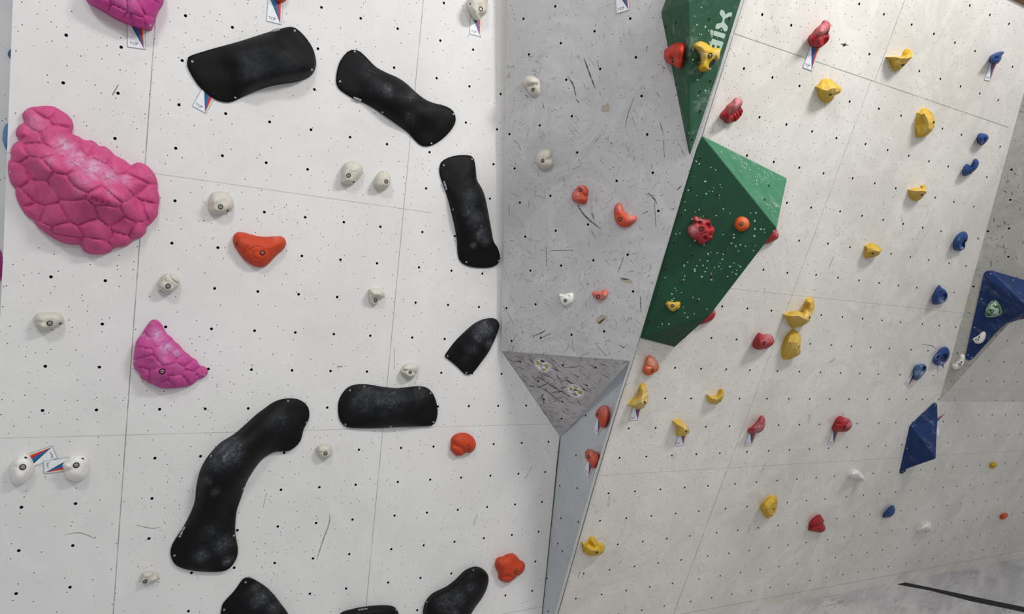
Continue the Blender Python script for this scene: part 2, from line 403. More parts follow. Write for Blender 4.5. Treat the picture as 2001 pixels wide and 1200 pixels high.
def floor_on(pl, p, d):
    z = pl.W(*p)[2]; dz = (pl.U * d[0] + pl.V * d[1])[2]; return p + d * (-z / dz)
wall('wall_middle_side', PS, [(1095, 855), (1232, 705), (1088, 1200), ('u', floor_on(PS, PS.uv(1088, 1200), de_)), ('u', floor_on(PS, PS.uv(1060, 1200), ds_)), (1060, 1200)], [PS.uv(980 + .26 * x, o + .26 * y) for x, y, o in sn], M3c)
# second grey return and the steeper board on the far right
kt = PG2.uv(2001, 180) + (PG2.uv(2001, 180) - PG2.uv(1835, 785)) * 0.55
m4 = PG2.uv(2001, 600); m4b = PG2.uv(1835, 785) + (m4 - PG2.uv(1835, 785)) * 2.4
n5 = [(1906, 137, 296), (1897, 364, 296), (1888, 579, 296), (1882, 792, 296), (1621, 1015, 296), (1650, -40, 296), (1730, 600, 296)]
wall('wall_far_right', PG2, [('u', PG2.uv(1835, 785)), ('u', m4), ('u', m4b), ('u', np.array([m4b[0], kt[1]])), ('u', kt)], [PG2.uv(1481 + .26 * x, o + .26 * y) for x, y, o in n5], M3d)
n4 = [(1876, 282), (1988, 300), (1605, 587), (1717, 590), (1850, 592), (1950, 594), (1738, 437), (1847, 443), (1980, 448), (1480, 730), (1790, 733), (1920, 735)]
c4 = P4.uv(1835, 785); q4 = P4.uv(2001, 600); w4 = c4 + (q4 - c4) * 2.4
P4w = [('u', c4), ('u', P4.uv(2001, 785) + (P4.uv(2001, 785) - c4) * 0.8), ('u', w4 + np.array([1.2, 0])), ('u', w4)]
wall('wall_far_right_underside', P4, P4w, [P4.uv(1481 + .26 * x, 592 + .26 * y) for x, y in n4], M2)

# trims: white corner filler, edge strip of the right wall, dark joint of the side
def strip3(name, A, B, mat, off=None, kind='structure'):
    v = list(A) + list(B); n = len(A)
    o = mesh_obj(name, v, [(i, i + 1, n + i + 1, n + i) for i in range(n - 1)], mat, None, None, False)
    o['kind'] = kind; return o
tw = flat('trim_white', lin((226, 225, 222)), 0.6); tg = flat('trim_grey', lin((196, 196, 192)), 0.6, bump=0.3); tdk = flat('trim_gap', (0.055, 0.055, 0.055, 1), 0.8)
g0 = PG.W(*(gp[0] + dgl * 0.9)); q0 = P1.W(*(pr[0] + dR * 0.9))
strip3('trim_1', [q0, P1.W(*pr[0]), P1.W(*pr[1]), P1.W(*pr[2])], [g0, PG.W(*gp[0]), PG.W(*gp[1]), PG.W(*gp[2])], tw)
def along(px, pl, h): return [pl.at(x, y, h) for x, y in px]
up_ = lambda k: (1448 + 0.306 * k, -k)
def edge_bar(name, px_l, px_r, pl, h, mats, back=0.03):
    a = along(px_l, pl, h); b = along(px_r, pl, h); a0 = along(px_l, pl, -back); b0 = along(px_r, pl, -back); n = len(a)
    v = a + b + a0 + b0; f = []; fm = []
    for i in range(n - 1):
        f += [(i, i + 1, n + i + 1, n + i), (2 * n + i, 2 * n + i + 1, i + 1, i), (n + i, n + i + 1, 3 * n + i + 1, 3 * n + i)]; fm += [0, 1, 1]
    o = mesh_obj(name, v, f, mats, None, None, False, fm); o['kind'] = 'structure'; return o
edge_bar('trim_2', [(1467, -60), (1446, 5), (1353, 306), (1232, 704), (1207, 780), (1157, 943), (1084, 1200)], [(1476, -60), (1455, 2), (1361, 306), (1241, 700), (1214, 780), (1165, 943), (1092, 1200)], P2, 0.012, [tg, tdk])
edge_bar('trim_3', [(1473, -60), (1452.5, 5), (1359.0, 306), (1238, 702), (1211.5, 780), (1162.5, 943), (1089.6, 1200)], [(1474.2, -60), (1453.7, 2), (1360.2, 306), (1239.2, 700), (1212.7, 780), (1163.7, 943), (1090.8, 1200)], P2, 0.0125, [tdk, tdk])
edge_bar('trim_4', [(1094, 853), (1088, 905), (1077, 1020), (1059, 1200)], [(1096.5, 853), (1090.5, 905), (1079.5, 1020), (1061.5, 1200)], P1, 0.002, [tdk, tdk], 0.01)
# timber cap above the right wall
wm = NT('timber'); wm.L(wm.mix(wm.step(wm.noise(14, 5, wm.map(0, (0.2, 3, 3))), 0.35, 0.65), lin((120, 78, 52)), lin((84, 52, 36))), wm.b.inputs['Base Color'])
cap = [(topL[0] - 0.05, u_top - 0.002), (ktop[0] + 0.2, u_top - 0.002), (ktop[0] + 0.2, u_top + 0.22), (topL[0] - 0.05, u_top + 0.22)]
prism('trim_5', P2.mat(), cap, -0.08, 0.012, wm.m, kind='structure')

# padded floor
def floor_mat():
    t = NT('floor_vinyl'); c = lin((196, 195, 196))
    a = t.step(t.noise(2.1, 7, t.map(-0.35, (0.6, 2.2, 1)), 0.68, 1.2), 0.40, 0.66)
    c = t.mix(a, c, lin((172, 170, 172)))
    b = t.math('MULTIPLY', t.step(t.math('ABSOLUTE', t.math('SUBTRACT', t.noise(3.2, 4, t.map(-0.3, (0.5, 4.5, 1)), 0.6, 0.8), 0.5)), 0.006, 0.022, 1, 0), t.step(t.noise(3, 3), 0.45, 0.62))
    c = t.mix(t.math('MULTIPLY', b, 0.5), c, lin((96, 94, 98)))
    t.L(c, t.b.inputs['Base Color']); t.b.inputs['Roughness'].default_value = 0.5; t.bump(t.noise(30, 4), 0.15, 0.004); return t.m
fl = mesh_obj('floor', [(-6, -7, 0), (11, -7, 0), (11, 3.6, 0), (-6, 3.6, 0), (-6, -7, -.3), (11, -7, -.3), (11, 3.6, -.3), (-6, 3.6, -.3)], [(0, 1, 2, 3), (0, 4, 5, 1), (3, 2, 6, 7)], floor_mat(), None, None, False); fl['kind'] = 'structure'
webbing = flat('black_webbing', (0.022, 0.021, 0.021, 1), 0.85, bump=0.5)
fs = [PF.uv(1754, 1142.5), PF.uv(1819, 1154.5), PF.uv(1897, 1175), PF.uv(1975, 1191), PF.uv(2060, 1210), PF.uv(2060, 1199), PF.uv(1949, 1176.5), PF.uv(1871, 1160), PF.uv(1769, 1139)]
prism('trim_6', PF.mat(), fs, 0, 0.004, webbing, kind='structure')
#HOLDS
# ------------------------------------------------------------------ hold builder
class Surf: pass
def zc(o, l):
    """reading coordinates: crop corner x, y and crop scale"""
    x0, y0, s = o
    return [(x0 + p[0] / s, y0 + p[1] / s) + tuple(p[2:]) for p in l]

def relief(name, pl, outline, H, mat, label, cat='climbing hold', group=None, ctrl=(), R=1.0, power=2.0, rim=0.35, n=44, res=24, smooth=6,
           creases=(), bumps=(), pits=(), rough=0.0, rscale=18.0, cells=None, cell_d=0.01, chalk=(), base_chalk=0.0, bolts=(), screws=(), holes=(), rimmin=0.004,
           straight=False, spin=0.0, flatten=1.0):
    """a moulded shape standing on plane pl: outline, height field, real thickness, bolts"""
    px = smooth_outline(outline, n) if not straight else np.array(outline, float)
    uvs = np.array([pl.uv(x, y) for x, y in px]); N = len(uvs)
    A, B = uvs, np.roll(uvs, -1, 0)
    c0 = uvs.mean(0); ext = uvs.max(0) - uvs.min(0); sc = max(ext)
    T = (c0 - pl.cf) / pl.D; Tn = np.linalg.norm(T); Th = T / (Tn + 1e-9)
    # outward normals
    area = 0.5 * np.sum(A[:, 0] * B[:, 1] - B[:, 0] * A[:, 1]); sg = 1 if area > 0 else -1
    tg_ = np.roll(uvs, -1, 0) - np.roll(uvs, 1, 0); on = np.c_[tg_[:, 1], -tg_[:, 0]] * sg; on /= np.linalg.norm(on, axis=1)[:, None] + 1e-12
    rimh = rimmin + rim * H * np.clip(on @ Th, 0, 1) * min(1, Tn * 1.8)
    # interior points
    step = sc / res
    gx = np.arange(uvs[:, 0].min(), uvs[:, 0].max(), step); gy = np.arange(uvs[:, 1].min(), uvs[:, 1].max(), step * 0.866)
    pts = np.array([(x + (j % 2) * step * 0.5, y) for j, y in enumerate(gy) for x in gx])
    pts = pts[inside(pts, uvs)]
    dist, _ = seg_dist(pts, A, B); dm = dist.min(1); pts = pts[dm > step * 0.45]
    allp = [tuple(p) for p in uvs] + [tuple(p) for p in pts]
    V, _, Fc, ov, *_ = delaunay_2d_cdt([Vector(p) for p in allp], [(i, (i + 1) % N) for i in range(N)], [], 0, 1e-7)
    V = np.array([tuple(v) for v in V]); Fc = [f for f in (list(f) for f in Fc)]
    cen = np.array([V[f].mean(0) for f in Fc]); Fc = [f for f, i in zip(Fc, inside(cen, uvs)) if i]
    src = [min(o) if len(o) else -1 for o in ov]
    isb = np.array([0 <= s_ < N for s_ in src])
    dist, _ = seg_dist(V, A, B); d = dist.min(1); nb = dist.argmin(1)
    rb = rimh[nb].copy()
    for i, s_ in enumerate(src):
        if 0 <= s_ < N: rb[i] = rimh[s_]; d[i] = 0
    Rm = max(d.max(), 1e-6) * R
    t = np.clip(d / Rm, 0, 1)
    prof = (1 - (1 - t) ** power) ** (1 / power)
    if ctrl:
        cu = np.array([pl.uv(c[0], c[1]) for c in ctrl]); ch = np.array([c[2] for c in ctrl])
        w = 1 / (((V[:, None] - cu[None]) ** 2).sum(2) + (0.04 * sc) ** 2) ** 1.5
        Ht = (w * ch[None]).sum(1) / w.sum(1)
    else: Ht = np.full(len(V), H)
    h = rb + (Ht - rb) * prof
    if cells is not None and len(cells) > 30: h = rb + (h - rb) * 1.3
    nbr = [set() for _ in V]
    for f in Fc:
        for a, b in zip(f, f[1:] + f[:1]): nbr[a].add(b); nbr[b].add(a)
    idx = [np.array(sorted(s_), int) for s_ in nbr]
    for _ in range(smooth):
        h2 = h.copy()
        for i in range(len(V)):
            if not isb[i] and len(idx[i]): h2[i] = 0.4 * h[i] + 0.6 * h[idx[i]].mean()
        h = h2
    pxs = lambda x, y: pl.uv(x, y)
    m_per_px = np.linalg.norm(pxs(px[:, 0].mean() + 1, px[:, 1].mean()) - pxs(px[:, 0].mean(), px[:, 1].mean())) * 0.9
    edge = np.clip(d / (0.10 * sc), 0, 1)
    for poly, wd, dep in creases:
        q = np.array([pxs(x, y) for x, y in poly]); dd = seg_dist(V, q[:-1], q[1:])[0].min(1)
        h -= dep * np.exp(-(dd / (wd * m_per_px)) ** 2) * (edge if dep < 0 else np.clip(edge + 0.4, 0, 1))
    for x, y, r, dh in bumps:
        dd = np.linalg.norm(V - pxs(x, y), axis=1); h += dh * np.exp(-(dd / (r * m_per_px)) ** 2) * edge
    for x, y, r, dep in pits:
        dd = np.linalg.norm(V - pxs(x, y), axis=1) / (r * m_per_px); h -= 1.7 * dep * (1 / (1 + (dd ** 6))) * np.clip(edge * 1.5, 0, 1)
    if cells is not None:
        cu = np.array([pxs(x, y) for x, y in cells])
        wv = np.array([[noise.noise(Vector((v[0] * 9, v[1] * 9, 3.1))), noise.noise(Vector((v[0] * 9, v[1] * 9, 7.7)))] for v in V]) * 0.045 * sc * 0.8
        an = math.radians(-24); Rr = np.array([[math.cos(an), math.sin(an)], [-1.32 * math.sin(an), 1.32 * math.cos(an)]])
        Dm = np.linalg.norm(((V + wv) @ Rr.T)[:, None] - (cu @ Rr.T)[None], axis=2); Ds = np.sort(Dm, 1); g = (Ds[:, 1] - Ds[:, 0])
        cw_ = 0.05 * sc
        h += cell_d * (1 - np.exp(-(g / (cw_ * 0.75)) ** 1.0)) * np.clip(edge * 3, 0.25, 1) - cell_d * 0.85 * np.exp(-(g / (cw_ * 0.20)) ** 2) * np.clip(edge * 3, 0.3, 1)
    if rough:
        for i, v in enumerate(V):
            q = Vector((v[0] * rscale, v[1] * rscale, 1.7 * len(outline)))
            h[i] += rough * (noise.noise(q) + 0.5 * noise.noise(q * 2.3)) * edge[i]
    def hat(uv):
        dd = np.linalg.norm(V - uv, axis=1); k = np.argsort(dd)[:4]; w = 1 / (dd[k] + 1e-6); return float((h[k] * w).sum() / w.sum())
    fit = []
    for b in bolts:
        q = pxs(b[0], b[1]); r = (b[2] if len(b) > 2 else 0.0105) * 1.12
        hb = hat(q) - 0.001; fit.append((b, q, hb, r))
        dd = np.linalg.norm(V - q, axis=1) / (r * 1.9); w = np.clip(1.6 - dd, 0, 1); h = h * (1 - w) + (hb - 0.001) * w
    h = np.maximum(h, rimmin * 0.8); h[isb] = rb[isb]
    # chalk
    if mat is BLACK: chalk = [(a_, b_, c_, min(1, d_ * 1.5)) for a_, b_, c_, d_ in chalk]
    else: chalk = [(a_, b_, c_ * 1.1, min(1, d_ * 1.3)) for a_, b_, c_, d_ in chalk]
    ck = np.full(len(V), base_chalk)
    for x, y, r, a in chalk:
        dd = np.linalg.norm(V - pxs(x, y), axis=1) / (r * m_per_px); ck = np.maximum(ck, a * np.exp(-dd ** 2))
    cf, D = pl.cf, pl.D
    def place(uv, hh):                    # the point at height hh seen along the same sight line
        k = hh / D; return np.array([uv[0] + (cf[0] - uv[0]) * k, uv[1] + (cf[1] - uv[1]) * k, hh])
    P = np.array([place(v, hh) for v, hh in zip(V, h)]); O = np.array([c0[0], c0[1], 0.0])
    verts = [p - O for p in P]; faces = [f for f in Fc]
    # skirt to the board
    bi = {}
    for i, s_ in enumerate(src):
        if 0 <= s_ < N: bi[s_] = i
    ring = [bi[k] for k in sorted(bi)]
    k0 = len(verts); top = [P[i] for i in ring]
    for p in top: verts.append(np.array([p[0], p[1], -0.0005]) - O)
    n_ = len(ring)
    for j in range(n_):
        a, b = ring[j], ring[(j + 1) % n_]; faces.append([a, k0 + j, k0 + (j + 1) % n_, b])
    faces.append([k0 + j for j in range(n_)])
    o = mesh_obj(name, verts, faces, mat, pl.mat(c0[0], c0[1]), None, True); orient(o)
    at = o.data.attributes.new('chalk', 'FLOAT', 'POINT'); at.data.foreach_set('value', list(map(float, ck)) + [base_chalk * .3] * (len(verts) - len(V)))
    me = o.data
    for p in me.polygons[-1:]: p.use_smooth = False
    tag(o, label, cat, group)
    s_ = Surf(); s_.o = o; s_.pl = pl; s_.hat = hat; s_.place = place
    for b, q, hb, r in fit:
        bolt(o, pl, place(q, hb + 0.001), r, deep=(len(b) > 3 and b[3]))
    for x, y in screws:
        q = pxs(x, y); screw(o, pl, place(q, hat(q) + 0.0005))
    for x, y in holes:
        q = pxs(x, y); hh = hat(q); p = place(q, hh + 0.0012)
        circle_plate('screw_hole', pl, p, 0.0058, 0.001, DARK, o)
    return s_

def ringpts(r, z, k=14): return [(r * math.cos(2 * math.pi * i / k), r * math.sin(2 * math.pi * i / k), z) for i in range(k)]
def lathe(rings, k=14):
    v = []; f = []
    for r, z in rings: v += ringpts(r, z, k)
    for a in range(len(rings) - 1):
        for i in range(k): f.append((a * k + i, a * k + (i + 1) % k, (a + 1) * k + (i + 1) % k, (a + 1) * k + i))
    f.append(tuple(range((len(rings) - 1) * k, len(rings) * k)))
    return v, f
BOLTM = {}
def bolt(parent, pl, p, r, deep=False):
    """cap bolt in its dark counterbore"""
    key = (round(r, 4), deep)
    if key not in BOLTM:
        v1, f1 = lathe([(r, -0.012), (r, 0.0005), (r * 0.93, 0.0012), (r * 0.72, 0.0002), (r * 0.66, -0.004)])
        z = -0.0028 if deep else 0.0006
        rr = 0.52
        v2, f2 = lathe([(r * rr, -0.006), (r * rr, z), (r * rr * 0.85, z + 0.0006), (r * rr * 0.5, z + 0.0004), (r * rr * 0.42, z - 0.003)])
        me = bpy.data.meshes.new('bolt'); k = len(v1)
        me.from_pydata(v1 + v2, [], f1 + [tuple(i + k for i in f) for f in f2])
        me.materials.append(DARK); me.materials.append(METAL if not deep else DARK)
        mi = [0] * len(f1) + [1] * (len(f2) - 15) + [0] * 15
        me.polygons.foreach_set('material_index', mi); BOLTM[key] = me
    o = bpy.data.objects.new('bolt', BOLTM[key]); col.objects.link(o)
    o.matrix_world = pl.mat(*p); o.parent = parent; o.matrix_parent_inverse = parent.matrix_world.inverted(); return o
SCREWM = []
SCR = flat('screw_zinc', (0.50, 0.50, 0.48, 1), 0.4, 0.5)
def screw(parent, pl, p):
    if not SCREWM:
        v, f = lathe([(0.0052, -0.003), (0.0052, 0.0006), (0.0044, 0.0014), (0.0022, 0.0012), (0.0018, -0.0002)], 12)
        me = bpy.data.meshes.new('screw'); me.from_pydata(v, [], f); me.materials.append(SCR); me.materials.append(DARK)
        me.polygons.foreach_set('material_index', [0] * (len(f) - 13) + [1] * 13); SCREWM.append(me)
    o = bpy.data.objects.new('screw', SCREWM[0]); col.objects.link(o); o.matrix_world = pl.mat(*p); o.parent = parent; o.matrix_parent_inverse = parent.matrix_world.inverted(); return o
def circle_plate(name, pl, p, r, th, mat, parent=None, k=16):
    o = prism(name, pl.mat(*p), [(r * math.cos(2 * math.pi * i / k), r * math.sin(2 * math.pi * i / k)) for i in range(k)], -th, th * 0.3, mat, parent); return o

def text_mesh(txt, size):
    c = bpy.data.curves.new('lettering', 'FONT'); c.body = txt; c.size = size; c.extrude = 0.0; c.align_x = 'CENTER'; c.align_y = 'CENTER'
    o = bpy.data.objects.new('lettering_tmp', c); col.objects.link(o)
    me = bpy.data.meshes.new_from_object(o); me.name = 'lettering'
    bpy.data.objects.remove(o); bpy.data.curves.remove(c)
    return me

# ---- route cards
CARD = flat('card_white', lin((233, 235, 240)), 0.35); SLEEVE = flat('card_sleeve', lin((168, 170, 176)), 0.3)
SG, SB, SR, SO, SY = (flat('card_' + k, lin(c), 0.4) for k, c in (('green', (12, 92, 72)), ('blue', (28, 98, 176)), ('red', (196, 44, 52)), ('orange', (206, 92, 66)), ('yellow', (216, 184, 104))))
INK = flat('card_ink', lin((62, 64, 74)), 0.5)
def card(pl, bl, br, txt, label, length=2.35, h=0.0, lift=0.0015):
    a = pl.uv(*bl); b = pl.uv(*br); w = np.linalg.norm(b - a); ux = (b - a) / w; uy = np.array([-ux[1], ux[0]])
    M = pl.mat(a[0], a[1], lift) @ Matrix(((ux[0], uy[0], 0, 0), (ux[1], uy[1], 0, 0), (0, 0, 1, 0), (0, 0, 0, 1)))
    Lh = w * length; m = w * 0.045
    root = prism('route_card', M, [(-m, -m), (w + m, -m), (w + m, Lh), (-m, Lh)], 0, 0.0010, SLEEVE); tag(root, label, 'route card', '%s route cards' % txt)
    prism('sheet', M, [(0, 0), (w, 0), (w, Lh - m), (0, Lh - m)], 0.0008, 0.0014, CARD, root)
    e = w * 0.94; tip = (e, w * 0.02); Y = w * 1.75
    cuts = [(0.0, SG), (0.22, SB), (0.57, SR), (0.80, SO), (0.92, SY), (1.0, None)]
    for (t0, mt), (t1, _) in zip(cuts, cuts[1:]):
        x0 = e * t0; x1 = e * t1
        top = Lh - m * 1.5
        def ext(x):   # continue to the card's top or side
            if x <= 0.001: return [(m * .8, Y), (m * .8, top)]
            k = (top - tip[1]) / (Y - tip[1]); xx = tip[0] + (x - tip[0]) * k
            if xx < m * .8:
                k = (m * .8 - tip[0]) / (x - tip[0]); return [(m * .8, tip[1] + (Y - tip[1]) * k), (m * .8, top)]
            return [(xx, top)]
        p0, p1 = ext(x0), ext(x1)
        poly = [tip] + [p1[0]] + (p1[1:] if len(p1) > 1 else []) + (p0[1:][::-1] if len(p0) > 1 and len(p1) == 1 else []) + [p0[0]]
        q = [];
        for c in poly:
            if not q or abs(c[0] - q[-1][0]) + abs(c[1] - q[-1][1]) > 1e-6: q.append(c)
        prism('stripe', M, q, 0.0013, 0.0018, mt, root)
    me = text_mesh(txt, w * (0.27 if txt == 'TOP' else 0.26)); me.materials.append(INK)
    o = bpy.data.objects.new('lettering', me); col.objects.link(o); o.matrix_world = M @ Matrix.Translation((w * 0.36, w * 0.24, 0.0019)); o.parent = root; o.matrix_parent_inverse = root.matrix_world.inverted()
    return root

# ================================================================== black macro holds, left wall
r1 = (0, 0, 1 / .26); r2 = (500, 0, 1 / .26); r3 = (980, 0, 1 / .26); r4 = (1481, 0, 1 / .26)
r5 = (0, 296, 1 / .26); r6 = (500, 296, 1 / .26); r7 = (980, 296, 1 / .26); r8 = (1481, 296, 1 / .26)
s1 = (0, 592, 1 / .26); s2 = (500, 592, 1 / .26); s3 = (980, 592, 1 / .26); s4 = (1481, 592, 1 / .26)
t1 = (0, 888, 1 / .26); t2 = (500, 888, 1 / .26)
tagm = flat('maker_tag', lin((110, 114, 124)), 0.5)
def maker_tag(s, a, b, w=0.011):
    """small printed strip on the flange"""
    qa, qb = s.pl.uv(*a), s.pl.uv(*b); d = unit(qb - qa); nn = np.array([-d[1], d[0]]) * w / 2
    c = (qa + qb) / 2; hh = max(s.hat(qa), s.hat(qb), s.hat(c)) + 0.002; p = s.place(c, hh)
    L = np.linalg.norm(qb - qa) / 2
    M = s.pl.mat(*p) @ Matrix(((d[0], -d[1], 0, 0), (d[1], d[0], 0, 0), (0, 0, 1, 0), (0, 0, 0, 1)))
    o = prism('maker_tag', M, [(-L, -w / 2), (L, -w / 2), (L, w / 2), (-L, w / 2)], -0.003, 0.0005, tagm, s.o)
    k = 7
    for i in range(k):
        x = -L + (i + 0.5) * 2 * L / k
        prism('printed_letter', M, [(x - L / k * .55, -w * .28), (x + L / k * .35, -w * .28), (x + L / k * .55, w * .28), (x - L / k * .35, w * .28)], 0.0003, 0.0008, flat('tag_ink', lin((205, 208, 215)), 0.5) if i % 3 != 1 else tagm, s.o)
BK = dict(cat='macro hold', group='black fibreglass macro holds', res=46, n=72, rim=0.12, rimmin=0.009, smooth=5, power=2.0)
b1 = relief('macro_hold', P1, [(366, 120), (367, 113), (374, 108), (416, 95), (468, 80.6), (520, 64), (548, 56), (569, 52), (583, 58.5), (599, 75), (612, 96), (618, 122), (614, 140), (604, 151), (578, 160), (539, 166), (510, 174), (481, 186), (455, 198), (437, 199), (416, 191), (390, 169), (374, 146), (366, 129)], 0.13, BLACK,
    'black wedge-like macro hold at the top left with a long shadow under its right end', ctrl=[(480, 120, .085), (560, 110, .13), (560, 150, .13), (500, 165, .12), (430, 140, .03), (400, 130, .02), (430, 185, .02), (590, 80, .03)], R=0.7, chalk=[(505, 125, 45, .10), (560, 130, 30, .10), (480, 140, 25, .08)], screws=[(376, 120), (460, 190), (576, 60), (609, 136)], **BK)
maker_tag(b1, (533, 60.5), (546, 57.2))
b2 = relief('macro_hold', P1, zc(r2, [(690, 388), (735, 373), (780, 385), (830, 430), (900, 500), (980, 545), (1060, 580), (1130, 625), (1200, 690), (1270, 745), (1340, 775), (1420, 795), (1475, 825), (1500, 870), (1500, 920), (1470, 975), (1420, 1030), (1350, 1080), (1290, 1100), (1240, 1090), (1195, 1050), (1150, 1000), (1080, 945), (1000, 890), (900, 820), (800, 765), (720, 730), (650, 685), (615, 650), (605, 600), (615, 520), (640, 450)]), 0.10, BLACK,
    'black bone-shaped macro hold slanting down to the right beside the wedge-like one', ctrl=[(690, 130, .02), (740, 160, .075), (790, 190, .10), (830, 215, .075), (860, 235, .03), (842, 265, .02), (680, 155, .015)], R=0.85, chalk=[(758, 176, 10, .5), (720, 142, 18, .12), (804, 187, 10, .3), (845, 215, 12, .12), (800, 230, 14, .15), (730, 165, 18, .1)],
    screws=zc(r2, [(744, 387), (633, 612), (953, 842), (1485, 858), (1320, 1077)]), **BK)
maker_tag(b2, (691, 190.5), (706, 196))
b3 = relief('macro_hold', P1, zc(r6, [(1385, 110), (1400, 75), (1450, 45), (1520, 28), (1590, 27), (1630, 40), (1645, 80), (1655, 150), (1662, 215), (1700, 280), (1725, 350), (1745, 450), (1765, 560), (1785, 670), (1810, 710), (1830, 760), (1835, 810), (1815, 850), (1760, 872), (1690, 875), (1620, 868), (1560, 845), (1530, 810), (1518, 750), (1515, 680), (1500, 580), (1475, 470), (1450, 370), (1425, 290), (1400, 220), (1383, 160)]), 0.10, BLACK,
    'black bone-shaped macro hold standing upright near the grey side wall', ctrl=[(890, 318, .02), (905, 350, .05), (925, 385, .10), (937, 425, .10), (940, 465, .06), (945, 500, .02), (960, 510, .02), (870, 330, .012)], R=0.85, chalk=[(920, 385, 14, .3), (930, 430, 16, .42), (940, 455, 13, .5), (925, 480, 5, .8), (915, 410, 14, .3), (948, 470, 8, .5)],
    screws=zc(r6, [(1413, 103), (1625, 58), (1486, 436), (1582, 832), (1825, 822)]), **BK)
maker_tag(b3, (867.5, 354), (873, 371))
b4 = relief('macro_hold', P1, zc(s2, [(1423, 398), (1440, 370), (1500, 290), (1570, 220), (1640, 160), (1700, 128), (1760, 115), (1805, 122), (1830, 160), (1825, 200), (1790, 290), (1750, 370), (1700, 440), (1650, 505), (1625, 530), (1590, 540), (1565, 530), (1520, 485), (1465, 438), (1430, 412)]), 0.085, BLACK,
    'small black fin-shaped macro hold tapering up to the wall corner', ctrl=[(960, 632, .02), (940, 655, .085), (915, 690, .06), (885, 695, .02), (912, 722, .015)], R=0.9, chalk=[(945, 645, 18, .45), (935, 660, 14, .35), (955, 672, 8, .5), (925, 680, 12, .2), (910, 700, 10, .15)], screws=zc(s2, [(1718, 150), (1441, 400), (1582, 525)]), **BK)
b5 = relief('macro_hold', P1, zc(s2, [(620, 800), (625, 740), (650, 685), (690, 640), (740, 618), (800, 612), (860, 616), (930, 628), (1000, 638), (1060, 642), (1120, 638), (1180, 630), (1240, 628), (1290, 640), (1330, 680), (1355, 740), (1366, 800), (1362, 860), (1345, 905), (1310, 925), (1200, 930), (1050, 935), (900, 942), (760, 942), (690, 935), (655, 915), (628, 870)]), 0.10, BLACK,
    'black saddle-backed macro hold lying level on the left wall', ctrl=[(690, 800, .02), (720, 805, .06), (760, 790, .10), (800, 790, .09), (835, 800, .03), (760, 765, .05), (680, 775, .02), (820, 765, .03)], R=0.75, chalk=[(715, 780, 24, .3), (760, 775, 35, .2), (695, 785, 10, .35), (740, 785, 12, .35), (820, 770, 18, .16)],
    screws=zc(s2, [(707, 658), (815, 630), (1230, 642), (1313, 680), (1335, 896), (1013, 928), (674, 914)]), **BK)
b6 = relief('macro_hold', P1, [(502, 810), (515.6, 800), (534, 787), (552, 780.5), (570, 779), (586, 782), (600, 792), (604.5, 805), (603, 821), (593.6, 839), (588, 860), (578, 873), (562, 882), (539, 883), (521, 891), (507, 904), (494, 922), (481, 945), (471, 974), (463, 997), (460, 1023), (460, 1044), (464, 1065), (465, 1080), (460, 1096), (447, 1112), (426, 1118), (390, 1117), (364, 1113), (343, 1104), (334, 1088), (334, 1073), (341, 1057), (359, 1030), (374, 1000), (381, 979), (383.5, 953), (390, 924), (399, 904), (406, 893), (416, 881), (432, 865), (458, 849), (481, 829)], 0.13, BLACK,
    'long black banana-shaped macro hold bending from upper right down to a bulbous foot', ctrl=[(580, 800, .02), (550, 820, .08), (520, 845, .11), (480, 875, .13), (445, 905, .13), (425, 950, .13), (420, 1000, .11), (405, 1050, .08), (400, 1085, .07), (350, 1080, .015), (440, 1100, .03), (450, 1000, .04), (560, 865, .03)], R=0.8,
    chalk=[(445, 885, 26, .6), (460, 870, 18, .45), (425, 905, 16, .45), (420, 962, 7, .4), (435, 1065, 18, .4), (395, 1085, 15, .4), (445, 1095, 10, .45), (410, 1040, 20, .15), (548, 820, 24, .12), (405, 940, 10, .25)],
    screws=[(413, 892), (341, 1086), (457, 1047), (476, 955), (563, 784), (599, 826)], **dict(BK, res=64, n=110))
maker_tag(b6, (350.5, 1050), (361, 1030))
b7 = relief('macro_hold', P1, [(433, 1191), (437, 1179), (458, 1156), (473, 1135), (481, 1130), (494, 1132), (520, 1148), (536, 1164), (550, 1182), (563, 1200), (574, 1228), (560, 1262), (500, 1268), (445, 1245), (432, 1210)], 0.085, BLACK,
    'black macro hold with a pointed upper corner, cut by the bottom edge left of centre', R=0.85, ctrl=[(500, 1190, .08), (525, 1180, .07), (480, 1140, .015), (440, 1190, .015)], chalk=[(510, 1170, 20, .3), (535, 1190, 14, .35), (500, 1150, 12, .2)], screws=[(480, 1138), (438, 1192)], **BK)
b8 = relief('macro_hold', P1, [(664, 1202), (692, 1191), (721, 1186), (750, 1184), (768, 1186), (776, 1192), (781, 1206), (788, 1235), (770, 1262), (690, 1262), (660, 1235)], 0.06, BLACK,
    'black macro hold of which only the rounded top shows at the bottom edge', R=0.8, screws=[(774, 1192)], **BK)
maker_tag(b8, (700, 1192.5), (718, 1190))
b9 = relief('macro_hold', P1, [(925, 1109), (939, 1110), (951, 1119), (955, 1132), (951, 1151), (942, 1169), (929, 1187), (915, 1210), (900, 1235), (865, 1248), (838, 1235), (828, 1205), (829, 1187), (834, 1174), (846, 1161), (864, 1152), (877, 1145), (893, 1132), (908, 1117)], 0.09, BLACK,
    'black kidney-shaped macro hold at the bottom edge below the lowest orange hold', R=0.85, chalk=[(895, 1170, 14, .4), (870, 1180, 14, .3), (920, 1150, 12, .25), (885, 1195, 12, .3)], screws=[(925, 1115), (834.6, 1177)], **BK)

